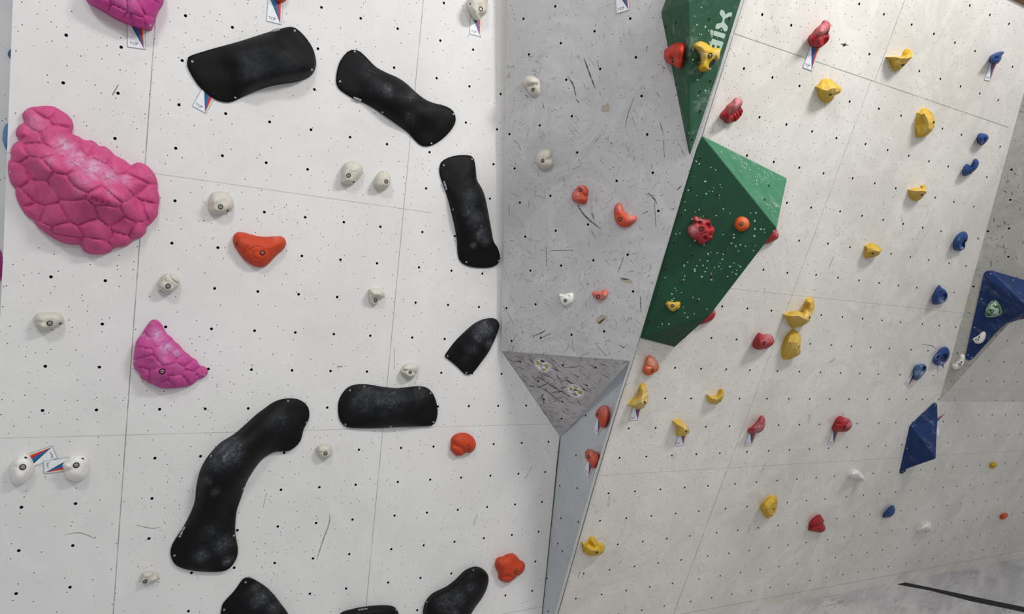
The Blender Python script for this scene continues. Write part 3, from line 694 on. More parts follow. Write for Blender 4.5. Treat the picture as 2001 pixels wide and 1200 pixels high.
# ================================================================== pink cobbled holds
c2 = [(70, 231), (94, 212), (120, 234), (43, 256), (62, 265), (112, 265), (31, 289), (81, 291), (156, 270), (140, 294), (169, 286), (200, 299), (26, 335), (73, 330), (117, 319), (150, 303), (192, 329), (232, 312), (281, 343), (166, 351), (130, 366), (75, 374), (36, 385), (229, 371), (262, 361), (296, 384), (206, 390), (104, 426), (153, 413), (218, 421), (268, 413), (298, 415), (62, 412), (125, 452), (190, 452), (244, 442), (272, 457), (187, 485), (238, 474), (80, 444), (128, 471)]
p2 = relief('climbing_hold', P1, [(43, 224), (52, 213), (64, 209), (75, 208), (88, 206.7), (104, 208), (117, 214.5), (133, 225), (140, 234), (143, 247), (140, 261), (153, 266), (166, 274), (179, 274), (190, 281), (194, 286), (205, 286), (218, 296), (224, 303), (244, 313), (256, 323), (265, 318), (276, 318), (289, 325), (302, 340), (308, 358), (308, 371), (312, 387), (309, 408), (308, 421), (296, 436), (287, 443), (285, 455), (273, 465), (257, 470), (256, 475), (242, 482), (224, 484), (216, 492), (200, 497), (179, 497), (164, 491), (156, 479), (135, 478), (112, 470), (88, 455), (70, 439), (66, 431), (52, 421), (36, 397), (30, 379), (30, 367), (21, 358), (16, 338), (16, 317), (22, 308), (20, 300), (22, 289), (29, 279), (39, 274), (31, 265), (31, 255), (38, 244), (48, 239), (44, 231)], 0.20, PINK,
    'huge pink cobbled hold like a curved pinecone, widest hold on the left wall', ctrl=[(80, 230, .05), (110, 270, .11), (90, 320, .17), (150, 330, .19), (190, 370, .20), (230, 390, .17), (280, 390, .07), (190, 450, .12), (110, 420, .12), (50, 340, .07), (60, 400, .05), (240, 330, .10), (180, 300, .10), (230, 450, .08)],
    R=1.05, power=1.8, n=150, res=105, smooth=7, rim=0.15, rimmin=0.012, cells=c2, cell_d=0.013, chalk=[(125, 285, 20, .75), (150, 310, 20, .75), (185, 330, 24, .8), (215, 345, 20, .6), (245, 350, 14, .5), (160, 350, 24, .35), (215, 375, 16, .3), (95, 310, 22, .25), (70, 240, 26, .3), (150, 375, 14, .25)], base_chalk=0.10,
    screws=[(54, 217), (134, 230), (21, 336), (207, 295), (294, 344)])
def emboss(s, txt, x, y, wpx, angle, mat, raise_=0.0055):
    q = s.pl.uv(x, y); w = np.linalg.norm(s.pl.uv(x + wpx / 2, y) - s.pl.uv(x - wpx / 2, y)); me = text_mesh(txt, 1.0)
    xs = [v.co.x for v in me.vertices]; k = w / (max(xs) - min(xs)); ca, sa = math.cos(angle), math.sin(angle)
    bm = bmesh.new(); bm.from_mesh(me); bmesh.ops.subdivide_edges(bm, edges=bm.edges, cuts=1); bmesh.ops.triangulate(bm, faces=bm.faces)
    geo = bmesh.ops.extrude_face_region(bm, geom=bm.faces[:]); low = [v for v in geo['geom'] if isinstance(v, bmesh.types.BMVert)]; lows = set(low)
    c0 = s.o.matrix_world.inverted()
    for v in bm.verts:
        u = q + np.array([v.co.x * k * ca - v.co.y * k * sa, v.co.x * k * sa + v.co.y * k * ca])
        hh = s.hat(u) + (-0.004 if v in lows else raise_); p = s.place(u, hh); v.co = c0 @ Vector(s.pl.W(p[0], p[1], p[2]))
    bmesh.ops.recalc_face_normals(bm, faces=bm.faces); bm.to_mesh(me); bm.free(); me.materials.append(mat)
    o = bpy.data.objects.new('raised_lettering', me); col.objects.link(o); o.matrix_world = s.o.matrix_world.copy(); o.parent = s.o; o.matrix_parent_inverse = s.o.matrix_world.inverted(); return o
emboss(p2, 'CORE', 197, 391, 40, math.radians(180 - 12), PINK)
p1 = relief('climbing_hold', P1, [(169, 0), (179, 9), (198, 19.5), (229, 38), (260, 51), (276, 56), (294, 59), (300, 49), (309, 23), (318, 8), (321, -10), (315, -40), (290, -65), (250, -78), (200, -68), (172, -38), (165, -15)], 0.13, MAGENTA,
    'purplish pink cobbled hold cut by the top edge above the first TOP card', R=0.9, n=90, res=56, rim=0.15, rimmin=0.012, cells=[(185, -20), (195, 8), (235, 5), (225, -35), (270, -30), (262, 14), (290, 12), (305, -15), (270, 42), (298, 45), (230, 25), (250, 40)], cell_d=0.010, chalk=[(250, 0, 24, .3)], screws=[(293, 49)])
p3 = relief('climbing_hold', P1, zc(s1, [(1005, 430), (1003, 405), (1015, 330), (1025, 290), (1060, 240), (1110, 165), (1140, 132), (1170, 128), (1205, 150), (1235, 200), (1260, 240), (1295, 265), (1310, 290), (1350, 320), (1380, 360), (1420, 390), (1440, 410), (1480, 435), (1500, 470), (1545, 485), (1563, 520), (1540, 555), (1490, 575), (1460, 605), (1400, 630), (1330, 640), (1240, 645), (1190, 635), (1150, 615), (1110, 600), (1095, 585), (1060, 570), (1050, 530), (1015, 500), (1003, 465)]), 0.11, MAGENTA,
    'smaller magenta cobbled hold, roughly triangular, with one central bolt', ctrl=[(300, 650, .04), (300, 690, .11), (325, 715, .11), (285, 715, .08), (360, 725, .06), (395, 730, .02), (345, 690, .07)], R=0.9, n=90, res=62, rim=0.15, rimmin=0.012, cells=zc(s1, [(1175, 240), (1050, 290), (1060, 380), (1110, 440), (1240, 400), (1330, 350), (1400, 420), (1460, 470), (1530, 515), (1320, 500), (1190, 560), (1340, 590), (1430, 560), (1080, 560), (1250, 630)]), cell_d=0.010,
    chalk=[(305, 655, 16, .75), (325, 680, 14, .7), (345, 690, 12, .5), (275, 655, 7, .6), (318, 700, 20, .25), (350, 715, 14, .2)], base_chalk=0.12, bolts=[(317, 726, 0.0125)], screws=[(297.3, 633), (264.7, 705.6), (399, 732)])

# ================================================================== small holds
WN = lambda pl: {id(P1): 'left wall', id(PG): 'grey side wall', id(PS): 'narrow side face', id(P2): 'right wall', id(PL): 'far left wall', id(PG2): 'far grey wall'}.get(id(pl), 'climbing volumes')
def grp(mat, pl):
    return '%s holds on the %s' % (mat.name.split('_')[0].replace('tangerine', 'orange'), WN(pl))
def H_(pl, o, pts, Ht, mat, label, **k):
    mp = lambda l: zc(o, l)
    for key in ('ctrl', 'bumps', 'pits', 'chalk', 'bolts', 'holes', 'screws'):
        if key in k:
            if key in ('bumps', 'pits', 'chalk'): k[key] = [(a, b, r / o[2], v) for (a, b), (r, v) in zip([(q[0], q[1]) for q in mp(k[key])], [(q[2], q[3]) for q in k[key]])]
            else: k[key] = mp(k[key])
    if 'creases' in k: k['creases'] = [(mp(poly), w / o[2], d) for poly, w, d in k['creases']]
    k.setdefault('group', grp(mat, pl))
    return relief('climbing_hold', pl, mp(pts), Ht, mat, label, **k)
z = (440, 440, 1787 / 140)
H_(P1, z, [(195, 330), (225, 240), (300, 180), (390, 172), (520, 195), (650, 235), (780, 265), (900, 285), (1050, 290), (1200, 280), (1340, 275), (1420, 290), (1490, 345), (1522, 440), (1500, 530), (1430, 630), (1320, 720), (1230, 810), (1130, 920), (1030, 1010), (950, 1045), (850, 1050), (730, 1025), (600, 955), (480, 865), (390, 760), (310, 640), (235, 530), (200, 430)], 0.075, ORANGE,
   'orange-red hold shaped like a bull head with swirled rings and one bolt', n=80, res=56, creases=[([(800 + 210 * math.cos(a), 730 + 190 * math.sin(a)) for a in np.linspace(-2.6, 0.2, 12)], 22, 0.006), ([(800 + 105 * math.cos(a), 750 + 95 * math.sin(a)) for a in np.linspace(0, 6.3, 16)], 20, 0.004), ([(800 + 330 * math.cos(a), 740 + 300 * math.sin(a)) for a in np.linspace(2.3, 3.9, 8)], 22, 0.005), ([(800 + 310 * math.cos(a), 740 + 280 * math.sin(a)) for a in np.linspace(-.5, .9, 8)], 22, 0.005)],
   bolts=[(930, 688, 0.011)], holes=[(298, 465)], chalk=[(1290, 340, 80, .2), (430, 440, 80, .15)])
z = (860, 830, 1714 / 100)
H_(P1, z, [(345, 780), (365, 690), (375, 600), (365, 540), (390, 450), (470, 360), (580, 300), (720, 275), (870, 280), (990, 330), (1100, 410), (1170, 520), (1200, 640), (1185, 760), (1130, 860), (1050, 930), (970, 950), (880, 935), (830, 950), (780, 1000), (700, 1040), (600, 1045), (500, 1010), (410, 920), (355, 840)], 0.06, ORANGE,
   'round two-lobed orange-red hold right of the level black macro', n=60, res=36, creases=[([(370, 610), (520, 700), (680, 770), (860, 930)], 75, 0.012)], bolts=[(975, 780, 0.0095)])
z = (950, 1060, 13.33)
H_(P1, z, [(240, 600), (250, 480), (300, 410), (350, 385), (440, 370), (530, 320), (620, 295), (700, 295), (770, 330), (830, 400), (880, 465), (960, 500), (1005, 560), (1015, 630), (985, 730), (930, 810), (860, 860), (790, 890), (740, 940), (660, 1010), (570, 1050), (480, 1035), (380, 1000), (315, 920), (325, 830), (300, 760), (255, 690)], 0.075, ORANGE,
   'lobed orange-red hold low beside the wall corner, near the bottom black kidney shape', n=66, res=40, rough=0.003, creases=[([(320, 830), (420, 900), (560, 880), (760, 920)], 45, 0.014)], bolts=[(775, 785, 0.0095)])
relief('climbing_hold', P1, [(533, -8), (538, 0), (545, 4.5), (554, 4), (560, -1), (562, -15), (548, -28), (534, -20)], 0.05, ORANGE, 'orange-red hold just peeping in at the top edge above a TOP card')

z = (390, 360, 17.14)
H_(P1, z, [(285, 820), (285, 650), (320, 480), (400, 310), (500, 265), (720, 240), (900, 270), (1010, 370), (1090, 480), (1140, 630), (1135, 750), (1080, 860), (960, 930), (800, 985), (640, 1020), (480, 1025), (370, 980), (310, 910)], 0.075, CREAM,
   'smooth cream hold directly above the bull-head orange hold', bumps=[(450, 560, 150, 0.012), (820, 600, 160, -0.012)], bolts=[(705, 758)], holes=[(925, 872)])
z = (640, 300, 12.5)
H_(P1, z, [(325, 705), (360, 600), (365, 450), (390, 310), (450, 230), (560, 190), (700, 190), (800, 250), (850, 320), (862, 400), (840, 500), (780, 600), (700, 690), (640, 740), (540, 760), (420, 750)], 0.075, CREAM,
   'cream hold scored with short grooves, left one of the close pair', creases=[([(520, 400), (590, 330)], 14, 0.006), ([(630, 460), (680, 440)], 14, 0.005), ([(580, 215), (620, 260)], 16, 0.006), ([(415, 370), (440, 340)], 12, 0.004), ([(720, 225), (745, 205)], 12, .004)], bolts=[(515, 535)], holes=[(635, 688)], n=52, res=44, smooth=4)
H_(P1, z, [(1125, 750), (1150, 620), (1200, 530), (1270, 450), (1370, 415), (1450, 450), (1510, 530), (1535, 620), (1520, 740), (1480, 830), (1380, 880), (1290, 890), (1210, 870), (1150, 810)], 0.085, CREAM,
   'cream teardrop hold, right one of the close pair', ctrl=[(1260, 700, .07), (1430, 600, .085), (1350, 500, .06)], bolts=[(1437, 680, .0095)])
z = (290, 520, 17.14)
H_(P1, z, [(310, 640), (320, 560), (380, 470), (440, 350), (560, 260), (700, 240), (860, 270), (960, 350), (1030, 450), (1045, 560), (1010, 660), (940, 750), (850, 830), (740, 920), (660, 950), (590, 930), (510, 860), (430, 830), (350, 850), (310, 800), (330, 720)], 0.07, CREAM,
   'craggy cream hold between the two cobbled pink holds', rough=0.010, rscale=38, creases=[([(330, 560), (560, 480), (640, 600)], 30, .012), ([(720, 330), (800, 450), (980, 580)], 30, 0.012), ([(360, 750), (480, 740), (700, 900)], 28, 0.010)], bolts=[(660, 672)], n=54, res=40, smooth=4)
z = (700, 550, 20.0)
H_(P1, z, [(430, 300), (600, 270), (850, 300), (980, 370), (1035, 470), (1030, 580), (950, 650), (830, 690), (790, 780), (740, 890), (600, 955), (510, 900), (430, 800), (410, 640), (420, 480), (415, 380)], 0.075, CREAM,
   'small cream hold with an overhanging rounded cap above its bolt', ctrl=[(500, 800, .035), (640, 860, .03), (620, 480, .07), (850, 500, .085), (950, 520, .05)], creases=[([(520, 520), (620, 650), (800, 680)], 60, 0.016)], bolts=[(680, 745, .0095)])
z = (50, 590, 17.14)
H_(P1, z, [(265, 640), (310, 470), (420, 380), (650, 350), (900, 340), (1130, 380), (1230, 480), (1290, 620), (1280, 700), (1200, 760), (1000, 850), (850, 890), (760, 930), (620, 990), (520, 950), (400, 870), (320, 760)], 0.07, CREAM,
   'wide cream hold with a small lip at its lower left, alone near the left edge', bumps=[(590, 820, 110, 0.016)], creases=[([(300, 660), (500, 690), (680, 700)], 60, 0.010)], bolts=[(808, 715, .0105)], holes=[(1150, 715)])
z = (0, 860, 10.0)
H_(P1, z, [(200, 520), (250, 420), (330, 330), (430, 285), (540, 285), (610, 350), (650, 430), (670, 510), (660, 600), (630, 680), (560, 770), (480, 830), (400, 865), (320, 870), (250, 840), (200, 740), (190, 620)], 0.075, WHITE,
   'rounded white start hold, left one of the two joined by cards', ctrl=[(400, 450, .065), (350, 650, .075), (500, 650, .07)], bumps=[(335, 455, 90, 0.016)], creases=[([(250, 515), (370, 530)], 22, 0.008)], bolts=[(445, 530, .0115)], holes=[(500, 350)])
H_(P1, z, [(1215, 500), (1240, 440), (1300, 400), (1330, 350), (1420, 310), (1500, 295), (1620, 300), (1700, 350), (1735, 430), (1735, 560), (1720, 650), (1680, 730), (1600, 780), (1480, 805), (1370, 780), (1280, 730), (1250, 660), (1260, 600), (1230, 550)], 0.075, WHITE,
   'white start hold with a nub on its left, right one of the pair', bumps=[(1510, 350, 60, .008), (1290, 510, 70, .018)], creases=[([(1240, 590), (1330, 590), (1400, 560)], 26, 0.014)], bolts=[(1490, 493, .0115)], holes=[(1610, 370)])
z = (590, 850, 17.14)
H_(P1, z, [(470, 560), (500, 430), (580, 350), (720, 310), (870, 310), (970, 370), (1010, 480), (1005, 600), (980, 700), (880, 760), (760, 785), (640, 760), (540, 690)], 0.055, CREAM,
   'cream knob hold right of the banana-shaped black macro', rough=0.004, rscale=40, creases=[([(490, 560), (640, 600), (720, 600)], 26, .008), ([(850, 560), (990, 570)], 24, .006)], bolts=[(790, 622, .0095)])
z = (770, 690, 20.0)
H_(P1, z, [(250, 700), (330, 580), (400, 470), (550, 400), (720, 390), (880, 440), (940, 520), (940, 640), (900, 760), (850, 860), (760, 970), (680, 1020), (580, 1035), (480, 980), (380, 880), (290, 790)], 0.06, CREAM,
   'cracked cream hold just above the level black macro', rough=0.006, rscale=45, creases=[([(380, 680), (560, 680), (720, 720), (860, 800)], 40, 0.020), ([(380, 780), (560, 850), (680, 960)], 30, -0.006), ([(640, 960), (740, 960)], 30, .01)], bolts=[(635, 750, .0085)], n=48, res=36, smooth=3)
z = (260, 1100, 24.0)
H_(P1, z, [(370, 650), (410, 520), (520, 430), (700, 400), (900, 410), (1060, 450), (1190, 530), (1220, 650), (1190, 780), (1080, 860), (960, 900), (800, 960), (680, 985), (540, 980), (440, 930), (390, 820)], 0.045, CREAM,
   'small pale hold with its bolt at the lower left, below the banana-shaped macro', pits=[(950, 650, 150, .008)], bolts=[(570, 880, .0085)])
z = (890, 0, 15.0)
H_(P1, z, [(345, 150), (380, 30), (450, -120), (650, -200), (850, -180), (950, -80), (940, 120), (930, 350), (860, 420), (760, 500), (710, 580), (660, 620), (600, 600), (540, 560), (470, 470), (400, 350), (355, 240)], 0.10, CREAM,
   'grooved beige hold at the top edge beside the grey wall, with a deep bolt hole', creases=[([(540, 220), (650, 100)], 13, .005), ([(530, 415), (630, 340)], 13, .005), ([(750, 410), (870, 340)], 13, .005)], bolts=[(745, 258, .011, True)], holes=[(445, 118)], n=52, res=40, base_chalk=.15)

# grey side wall
z = (1000, 130, 5.458)
H_(PG, z, [(118, 150), (150, 110), (200, 100), (260, 115), (290, 150), (300, 200), (303, 260), (290, 300), (260, 330), (235, 322), (200, 300), (160, 240), (125, 200)], 0.06, CREAM,
   'cream hold with a scooped pocket, upper of two on the grey wall', ctrl=[(200, 150, .065), (270, 220, .045), (240, 290, .03), (150, 180, .05)], creases=[([(180, 205), (265, 195)], 18, 0.020)], bolts=[(226, 248, .0095)])
H_(PG, z, [(262, 960), (280, 920), (320, 890), (370, 882), (410, 895), (425, 930), (420, 975), (440, 1000), (443, 1040), (420, 1075), (370, 1095), (320, 1090), (280, 1060), (258, 1010)], 0.055, CREAM,
   'cream ear-shaped hold, lower of two on the grey wall', creases=[([(355, 1000), (400, 985), (430, 975)], 14, 0.014)], bolts=[(328, 1005, .0095)])
z = (1100, 350, 11.32)
H_(PG, z, [(200, 330), (230, 270), (290, 200), (360, 145), (430, 135), (500, 160), (545, 220), (560, 290), (545, 350), (520, 375), (540, 420), (530, 490), (490, 550), (420, 550), (330, 535), (250, 490), (205, 450), (195, 390)], 0.045, CORAL,
   'heart-shaped coral orange hold on the grey wall', creases=[([(440, 330), (500, 360), (530, 375)], 20, .008), ([(210, 440), (320, 440), (530, 450)], 22, -0.006)], bolts=[(388, 235, .0095)], chalk=[(290, 340, 90, .5), (420, 170, 60, .3)])
H_(PG, z, [(1130, 720), (1140, 620), (1180, 560), (1230, 522), (1270, 530), (1300, 590), (1330, 680), (1380, 750), (1450, 800), (1530, 815), (1600, 810), (1628, 850), (1610, 920), (1540, 990), (1450, 1050), (1360, 1070), (1270, 1045), (1190, 970), (1145, 880)], 0.04, CORAL,
   'crescent-shaped coral orange hold on the grey wall', bolts=[(1262, 890, .0095)], chalk=[(1230, 640, 70, .35), (1520, 850, 90, .35)], n=60, res=34, creases=[([(1180, 800), (1260, 780), (1330, 800)], 12, .003), ([(1360, 850), (1340, 960), (1260, 980)], 12, .003)])
z = (1080, 540, 14.29)
H_(PG, z, [(165, 520), (200, 485), (260, 500), (350, 495), (430, 465), (500, 455), (550, 475), (575, 520), (575, 620), (550, 710), (490, 780), (400, 825), (330, 820), (270, 780), (220, 690), (195, 600)], 0.035, WHITE,
   'small white shell-shaped hold on the grey wall', creases=[([(210, 590), (350, 600), (450, 560)], 40, .008)], bolts=[(350, 678, .0095)])
H_(PG, z, [(1105, 480), (1140, 425), (1250, 425), (1350, 420), (1420, 380), (1490, 375), (1530, 420), (1535, 500), (1500, 590), (1430, 640), (1340, 675), (1260, 655), (1180, 600), (1120, 550)], 0.035, CORAL,
   'small chalky coral hold beside the white shell-shaped one', bolts=[(1265, 565, .0095)], base_chalk=.35, chalk=[(1450, 480, 80, .6)])
# narrow side face
z = (1130, 780, 7.5)
H_(PS, z, [(250, 240), (265, 180), (310, 120), (360, 95), (410, 95), (440, 130), (460, 200), (455, 290), (430, 370), (400, 415), (370, 420), (330, 400), (305, 360), (300, 310), (270, 275)], 0.05, CORAL,
   'coral start hold on the narrow side face, upper of two', bolts=[(275, 230, .008)], chalk=[(380, 140, 60, .4)], rim=.5, ctrl=[(380, 250, .05), (290, 240, .03)])
H_(PS, z, [(100, 800), (110, 760), (150, 735), (200, 745), (240, 775), (280, 775), (310, 820), (322, 890), (310, 950), (280, 990), (230, 1010), (190, 995), (160, 940), (125, 890), (100, 850)], 0.045, CORAL,
   'coral start hold on the narrow side face, lower of two', bolts=[(148, 845, .009)], chalk=[(200, 790, 60, .3)], creases=[([(240, 780), (230, 860), (270, 960)], 16, .006)])

# ---- reds on the right wall
z = (1560, 20, 10.0)
H_(P2, z, [(200, 560), (230, 490), (290, 450), (340, 370), (420, 300), (475, 260), (490, 210), (540, 192), (600, 230), (630, 290), (615, 380), (585, 450), (612, 500), (600, 570), (550, 640), (480, 700), (420, 740), (350, 725), (270, 720), (220, 660)], 0.11, RED,
   'tall red hold with a chalky horn above a fluted shell, topmost red hold', ctrl=[(450, 380, .11), (560, 300, .08), (540, 215, .04), (300, 560, .07), (380, 620, .06), (520, 580, .035)], creases=[([(440, 510), (520, 480), (590, 440)], 30, .022), ([(480, 560), (440, 660)], 10, .006), ([(520, 540), (500, 650)], 10, .006), ([(560, 520), (550, 610)], 10, .006), ([(490, 250), (560, 255)], 14, .010)], chalk=[(490, 350, 100, .75), (540, 220, 50, .4), (400, 420, 60, .4)], n=60, res=40)
z = (1380, 170, 16.67)
H_(P2, z, [(450, 970), (480, 870), (560, 780), (640, 720), (680, 620), (760, 550), (860, 480), (930, 380), (1010, 345), (1100, 360), (1170, 430), (1190, 510), (1150, 600), (1120, 650), (1180, 720), (1195, 790), (1150, 920), (1070, 1020), (980, 1110), (880, 1145), (800, 1140), (740, 1190), (660, 1190), (600, 1130), (560, 1060), (480, 1020)], 0.10, RED,
   'red hold with a chalky thumb-like horn over a ribbed shell, beside the green volumes', ctrl=[(950, 600, .10), (1060, 450, .08), (600, 950, .06), (760, 850, .07), (1080, 850, .03), (950, 1000, .035)], creases=[([(820, 920), (960, 830), (1100, 660)], 45, .022), ([(900, 930), (930, 1080)], 18, .007), ([(980, 870), (1020, 1030)], 18, .007), ([(1060, 780), (1110, 930)], 18, .007), ([(1110, 700), (1170, 850)], 16, .005)], chalk=[(1020, 480, 160, .85), (900, 640, 150, .7)], n=64, res=42)
z = (1440, 630, 12.5)
H_(P2, z, [(400, 560), (420, 440), (480, 330), (550, 255), (600, 280), (660, 305), (760, 295), (850, 320), (900, 400), (910, 480), (850, 570), (750, 630), (620, 660), (520, 670), (430, 640), (400, 600)], 0.07, RED,
   'deep red hold with a chalky ridged face, left of the two yellow stacked holds', creases=[([(600, 650), (570, 450), (600, 290)], 26, -0.012), ([(640, 420), (760, 450), (880, 450)], 30, .008)], bolts=[(665, 510, .0095, True)], chalk=[(760, 370, 120, .6), (590, 480, 40, .5), (860, 420, 60, .5)])
z = (1430, 800, 15.0)
H_(P2, z, [(470, 640), (500, 570), (580, 520), (680, 430), (780, 320), (830, 230), (890, 185), (940, 210), (970, 290), (975, 400), (965, 500), (920, 600), (840, 670), (740, 700), (640, 690), (540, 720), (490, 690)], 0.07, RED,
   'narrow red start hold leaning right, with a chalky belly', creases=[([(600, 560), (720, 470), (860, 370), (950, 400)], 26, -0.008), ([(600, 700), (610, 600)], 20, .012)], chalk=[(800, 520, 130, .8), (890, 260, 60, .35)])
z = (1600, 800, 15.0)
H_(P2, z, [(395, 570), (420, 510), (460, 440), (480, 350), (540, 260), (620, 200), (690, 215), (740, 245), (830, 260), (930, 330), (970, 420), (960, 520), (900, 600), (820, 650), (700, 660), (540, 660), (430, 640)], 0.07, RED,
   'knobbly red start hold with a broad head, right of the narrow red one', creases=[([(500, 400), (620, 430), (740, 410)], 24, .010), ([(740, 260), (760, 380), (850, 450)], 22, .007)], bolts=[(760, 530, .009, True)], chalk=[(920, 440, 80, .6), (800, 290, 60, .4)], rough=.003)
z = (1460, 950, 10.91)
H_(P2, z, [(1310, 930), (1325, 860), (1315, 820), (1370, 730), (1450, 660), (1550, 610), (1600, 670), (1640, 740), (1620, 800), (1665, 860), (1665, 930), (1600, 985), (1520, 990), (1420, 970), (1330, 955)], 0.06, RED,
   'lowest red hold, two-lobed and free of chalk', creases=[([(1320, 860), (1450, 855), (1580, 825), (1630, 805)], 24, .020)])
# behind the big green volume
relief('climbing_hold', P2, [(1496, 452), (1510, 447), (1519, 449), (1522, 458), (1520, 466), (1510, 472), (1496, 477), (1486, 470)], 0.05, RED, 'red hold peeping out behind the right corner of the big green volume', chalk=[(1520, 455, 5, .6)])
z = (1280, 570, 10.0)
H_(P2, z, [(1165, 365), (1185, 400), (1170, 480), (1120, 550), (1040, 595), (960, 625), (900, 640), (900, 560), (960, 480), (1060, 420), (1120, 380)], 0.04, RED, 'dark red hold peeping out under the lower right of the big green volume', chalk=[(1175, 390, 25, .6)], rim=.2)
z = (1230, 680, 20.0)
H_(P2, z, [(525, 870), (560, 750), (630, 650), (620, 560), (650, 430), (720, 340), (790, 305), (900, 340), (1000, 430), (1090, 550), (1140, 680), (1150, 780), (1110, 880), (1000, 960), (870, 1040), (760, 1080), (650, 1060), (560, 990)], 0.05, TANG,
   'orange hold with a chalk-whitened top, just under the big green volume', creases=[([(640, 640), (760, 730), (880, 740)], 40, .007)], bolts=[(895, 890, .0095, True)], chalk=[(900, 560, 240, .85), (760, 560, 120, .7)], n=50, res=30)
z = (1920, 890, 8.575)
H_(P2, z, [(128, 200), (130, 160), (160, 125), (200, 115), (240, 130), (245, 170), (210, 205), (170, 222)], 0.045, YELLOW, 'tiny far yellow hold at the lower right', n=30, res=14)
H_(P2, z, [(300, 1060), (310, 1020), (350, 985), (390, 965), (425, 985), (420, 1025), (380, 1060), (330, 1078)], 0.04, TANG, 'tiny far orange hold at the lower right', n=30, res=14)
# ---- blues
z = (1880, 80, 16.67)
H_(P2, z, [(905, 560), (950, 480), (1100, 400), (1250, 350), (1340, 340), (1370, 380), (1330, 440), (1280, 490), (1290, 560), (1240, 650), (1190, 720), (1130, 745), (1000, 730), (930, 710), (905, 640)], 0.07, BLUE,
   'topmost blue hold, beak-like, above a TOP card', creases=[([(1060, 560), (1180, 560), (1260, 500)], 50, .02)])
z = (1750, 190, 10.0)
H_(P2, z, [(1600, 790), (1640, 715), (1700, 705), (1780, 725), (1820, 780), (1800, 840), (1740, 910), (1690, 940), (1630, 910), (1600, 850)], 0.05, BLUE,
   'small rounded blue hold above the J-shaped one', bolts=[(1755, 815, .009, True)], chalk=[(1690, 890, 20, .5)])
z = (1760, 300, 11.11)
H_(P2, z, [(1350, 380), (1370, 310), (1410, 250), (1450, 225), (1500, 260), (1540, 290), (1570, 230), (1590, 150), (1630, 115), (1670, 130), (1700, 200), (1680, 280), (1620, 360), (1530, 430), (1450, 480), (1390, 490), (1355, 450)], 0.05, BLUE,
   'J-shaped blue hold near the right wall edge', bolts=[(1525, 390, .008)], n=56, res=34)
z = (1800, 430, 16.67)
H_(P2, z, [(1055, 850), (1070, 700), (1130, 570), (1230, 460), (1340, 390), (1430, 380), (1500, 440), (1525, 560), (1500, 660), (1440, 740), (1440, 860), (1380, 960), (1270, 1005), (1150, 1000), (1080, 960)], 0.06, BLUE,
   'kidney-shaped blue hold with a dark pocket on its right', pits=[(1390, 780, 90, .03)], chalk=[(1340, 900, 45, .7), (1230, 630, 25, .4)], n=54, res=34)
z = (1800, 540, 20.0)
H_(P2, z, [(460, 1050), (455, 900), (490, 720), (570, 540), (660, 400), (740, 345), (800, 440), (920, 510), (1010, 640), (1040, 770), (1010, 900), (930, 1000), (800, 1060), (650, 1100), (520, 1110)], 0.06, BLUE,
   'pointed blue hold with a chalk-filled pocket and a bolt above it', pits=[(870, 830, 120, .03)], bolts=[(790, 610, .008)], chalk=[(880, 900, 100, .9), (760, 900, 60, .5)], n=54, res=34)
z = (1750, 660, 11.11)
H_(P2, z, [(820, 480), (850, 400), (930, 300), (1020, 220), (1100, 200), (1150, 240), (1178, 330), (1160, 430), (1110, 520), (1050, 570), (960, 600), (880, 595), (835, 550)], 0.055, BLUE,
   'egg-shaped blue start hold with a deep pocket, beside the far grey wall', pits=[(1035, 450, 75, .03), (910, 420, 25, .010)], chalk=[(1040, 500, 60, .7), (890, 400, 40, .4)], n=50, res=34)
H_(P2, z, [(405, 650), (450, 600), (530, 580), (600, 570), (650, 600), (678, 660), (650, 740), (580, 830), (500, 910), (430, 930), (400, 880), (385, 780), (395, 700)], 0.055, SLATE,
   'dull blue start hold with two pockets, left of the egg-shaped blue one', pits=[(605, 680, 45, .025), (480, 680, 50, .012)], chalk=[(575, 770, 38, .9), (480, 770, 60, .35), (550, 610, 60, .3)], base_chalk=.12, n=46, res=30)
z = (1700, 970, 14.29)
H_(P2, z, [(355, 580), (400, 480), (480, 380), (570, 300), (650, 255), (690, 300), (705, 380), (690, 460), (640, 530), (560, 580), (450, 600), (380, 600)], 0.05, BLUE, 'lowest blue hold, a plain leaf shape')
# ---- whites on the right
z = (1640, 900, 24.0)
H_(P2, z, [(410, 710), (460, 650), (580, 500), (690, 430), (800, 440), (930, 480), (1050, 600), (1180, 780), (1220, 850), (1120, 950), (1030, 960), (900, 890), (780, 860), (600, 820), (480, 780)], 0.09, WHITE,
   'white beak-shaped hold with two dark holes, left of the lower blue volume', holes=[(1115, 900)], bolts=[(1045, 850, .007, True)], ctrl=[(700, 620, .09), (1000, 750, .05)], rim=.8)
z = (1700, 970, 14.29)
H_(P2, z, [(1295, 970), (1380, 880), (1480, 780), (1600, 725), (1680, 730), (1725, 820), (1710, 920), (1640, 980), (1500, 990), (1380, 1000)], 0.075, WHITE,
   'white leaf-shaped hold right of the lowest blue one', holes=[(1645, 965), (1575, 995)], rim=.5)
relief('climbing_hold', P2, [(1824, 833), (1832, 836), (1836.5, 844), (1835, 852), (1830, 857), (1822, 855), (1819, 845)], 0.045, WHITE, 'white hold mostly hidden behind the lower blue volume', n=30, res=16)
z = (1750, 660, 11.11)
H_(PG2, z, [(1225, 590), (1300, 540), (1370, 450), (1400, 380), (1440, 360), (1510, 390), (1510, 470), (1480, 560), (1420, 640), (1340, 690), (1270, 690), (1230, 640)], 0.045, WHITE,
   'curved white hold on the far grey wall at the tip of the upper blue volume', bolts=[(1395, 585, .0095, True)], holes=[(1430, 530)])
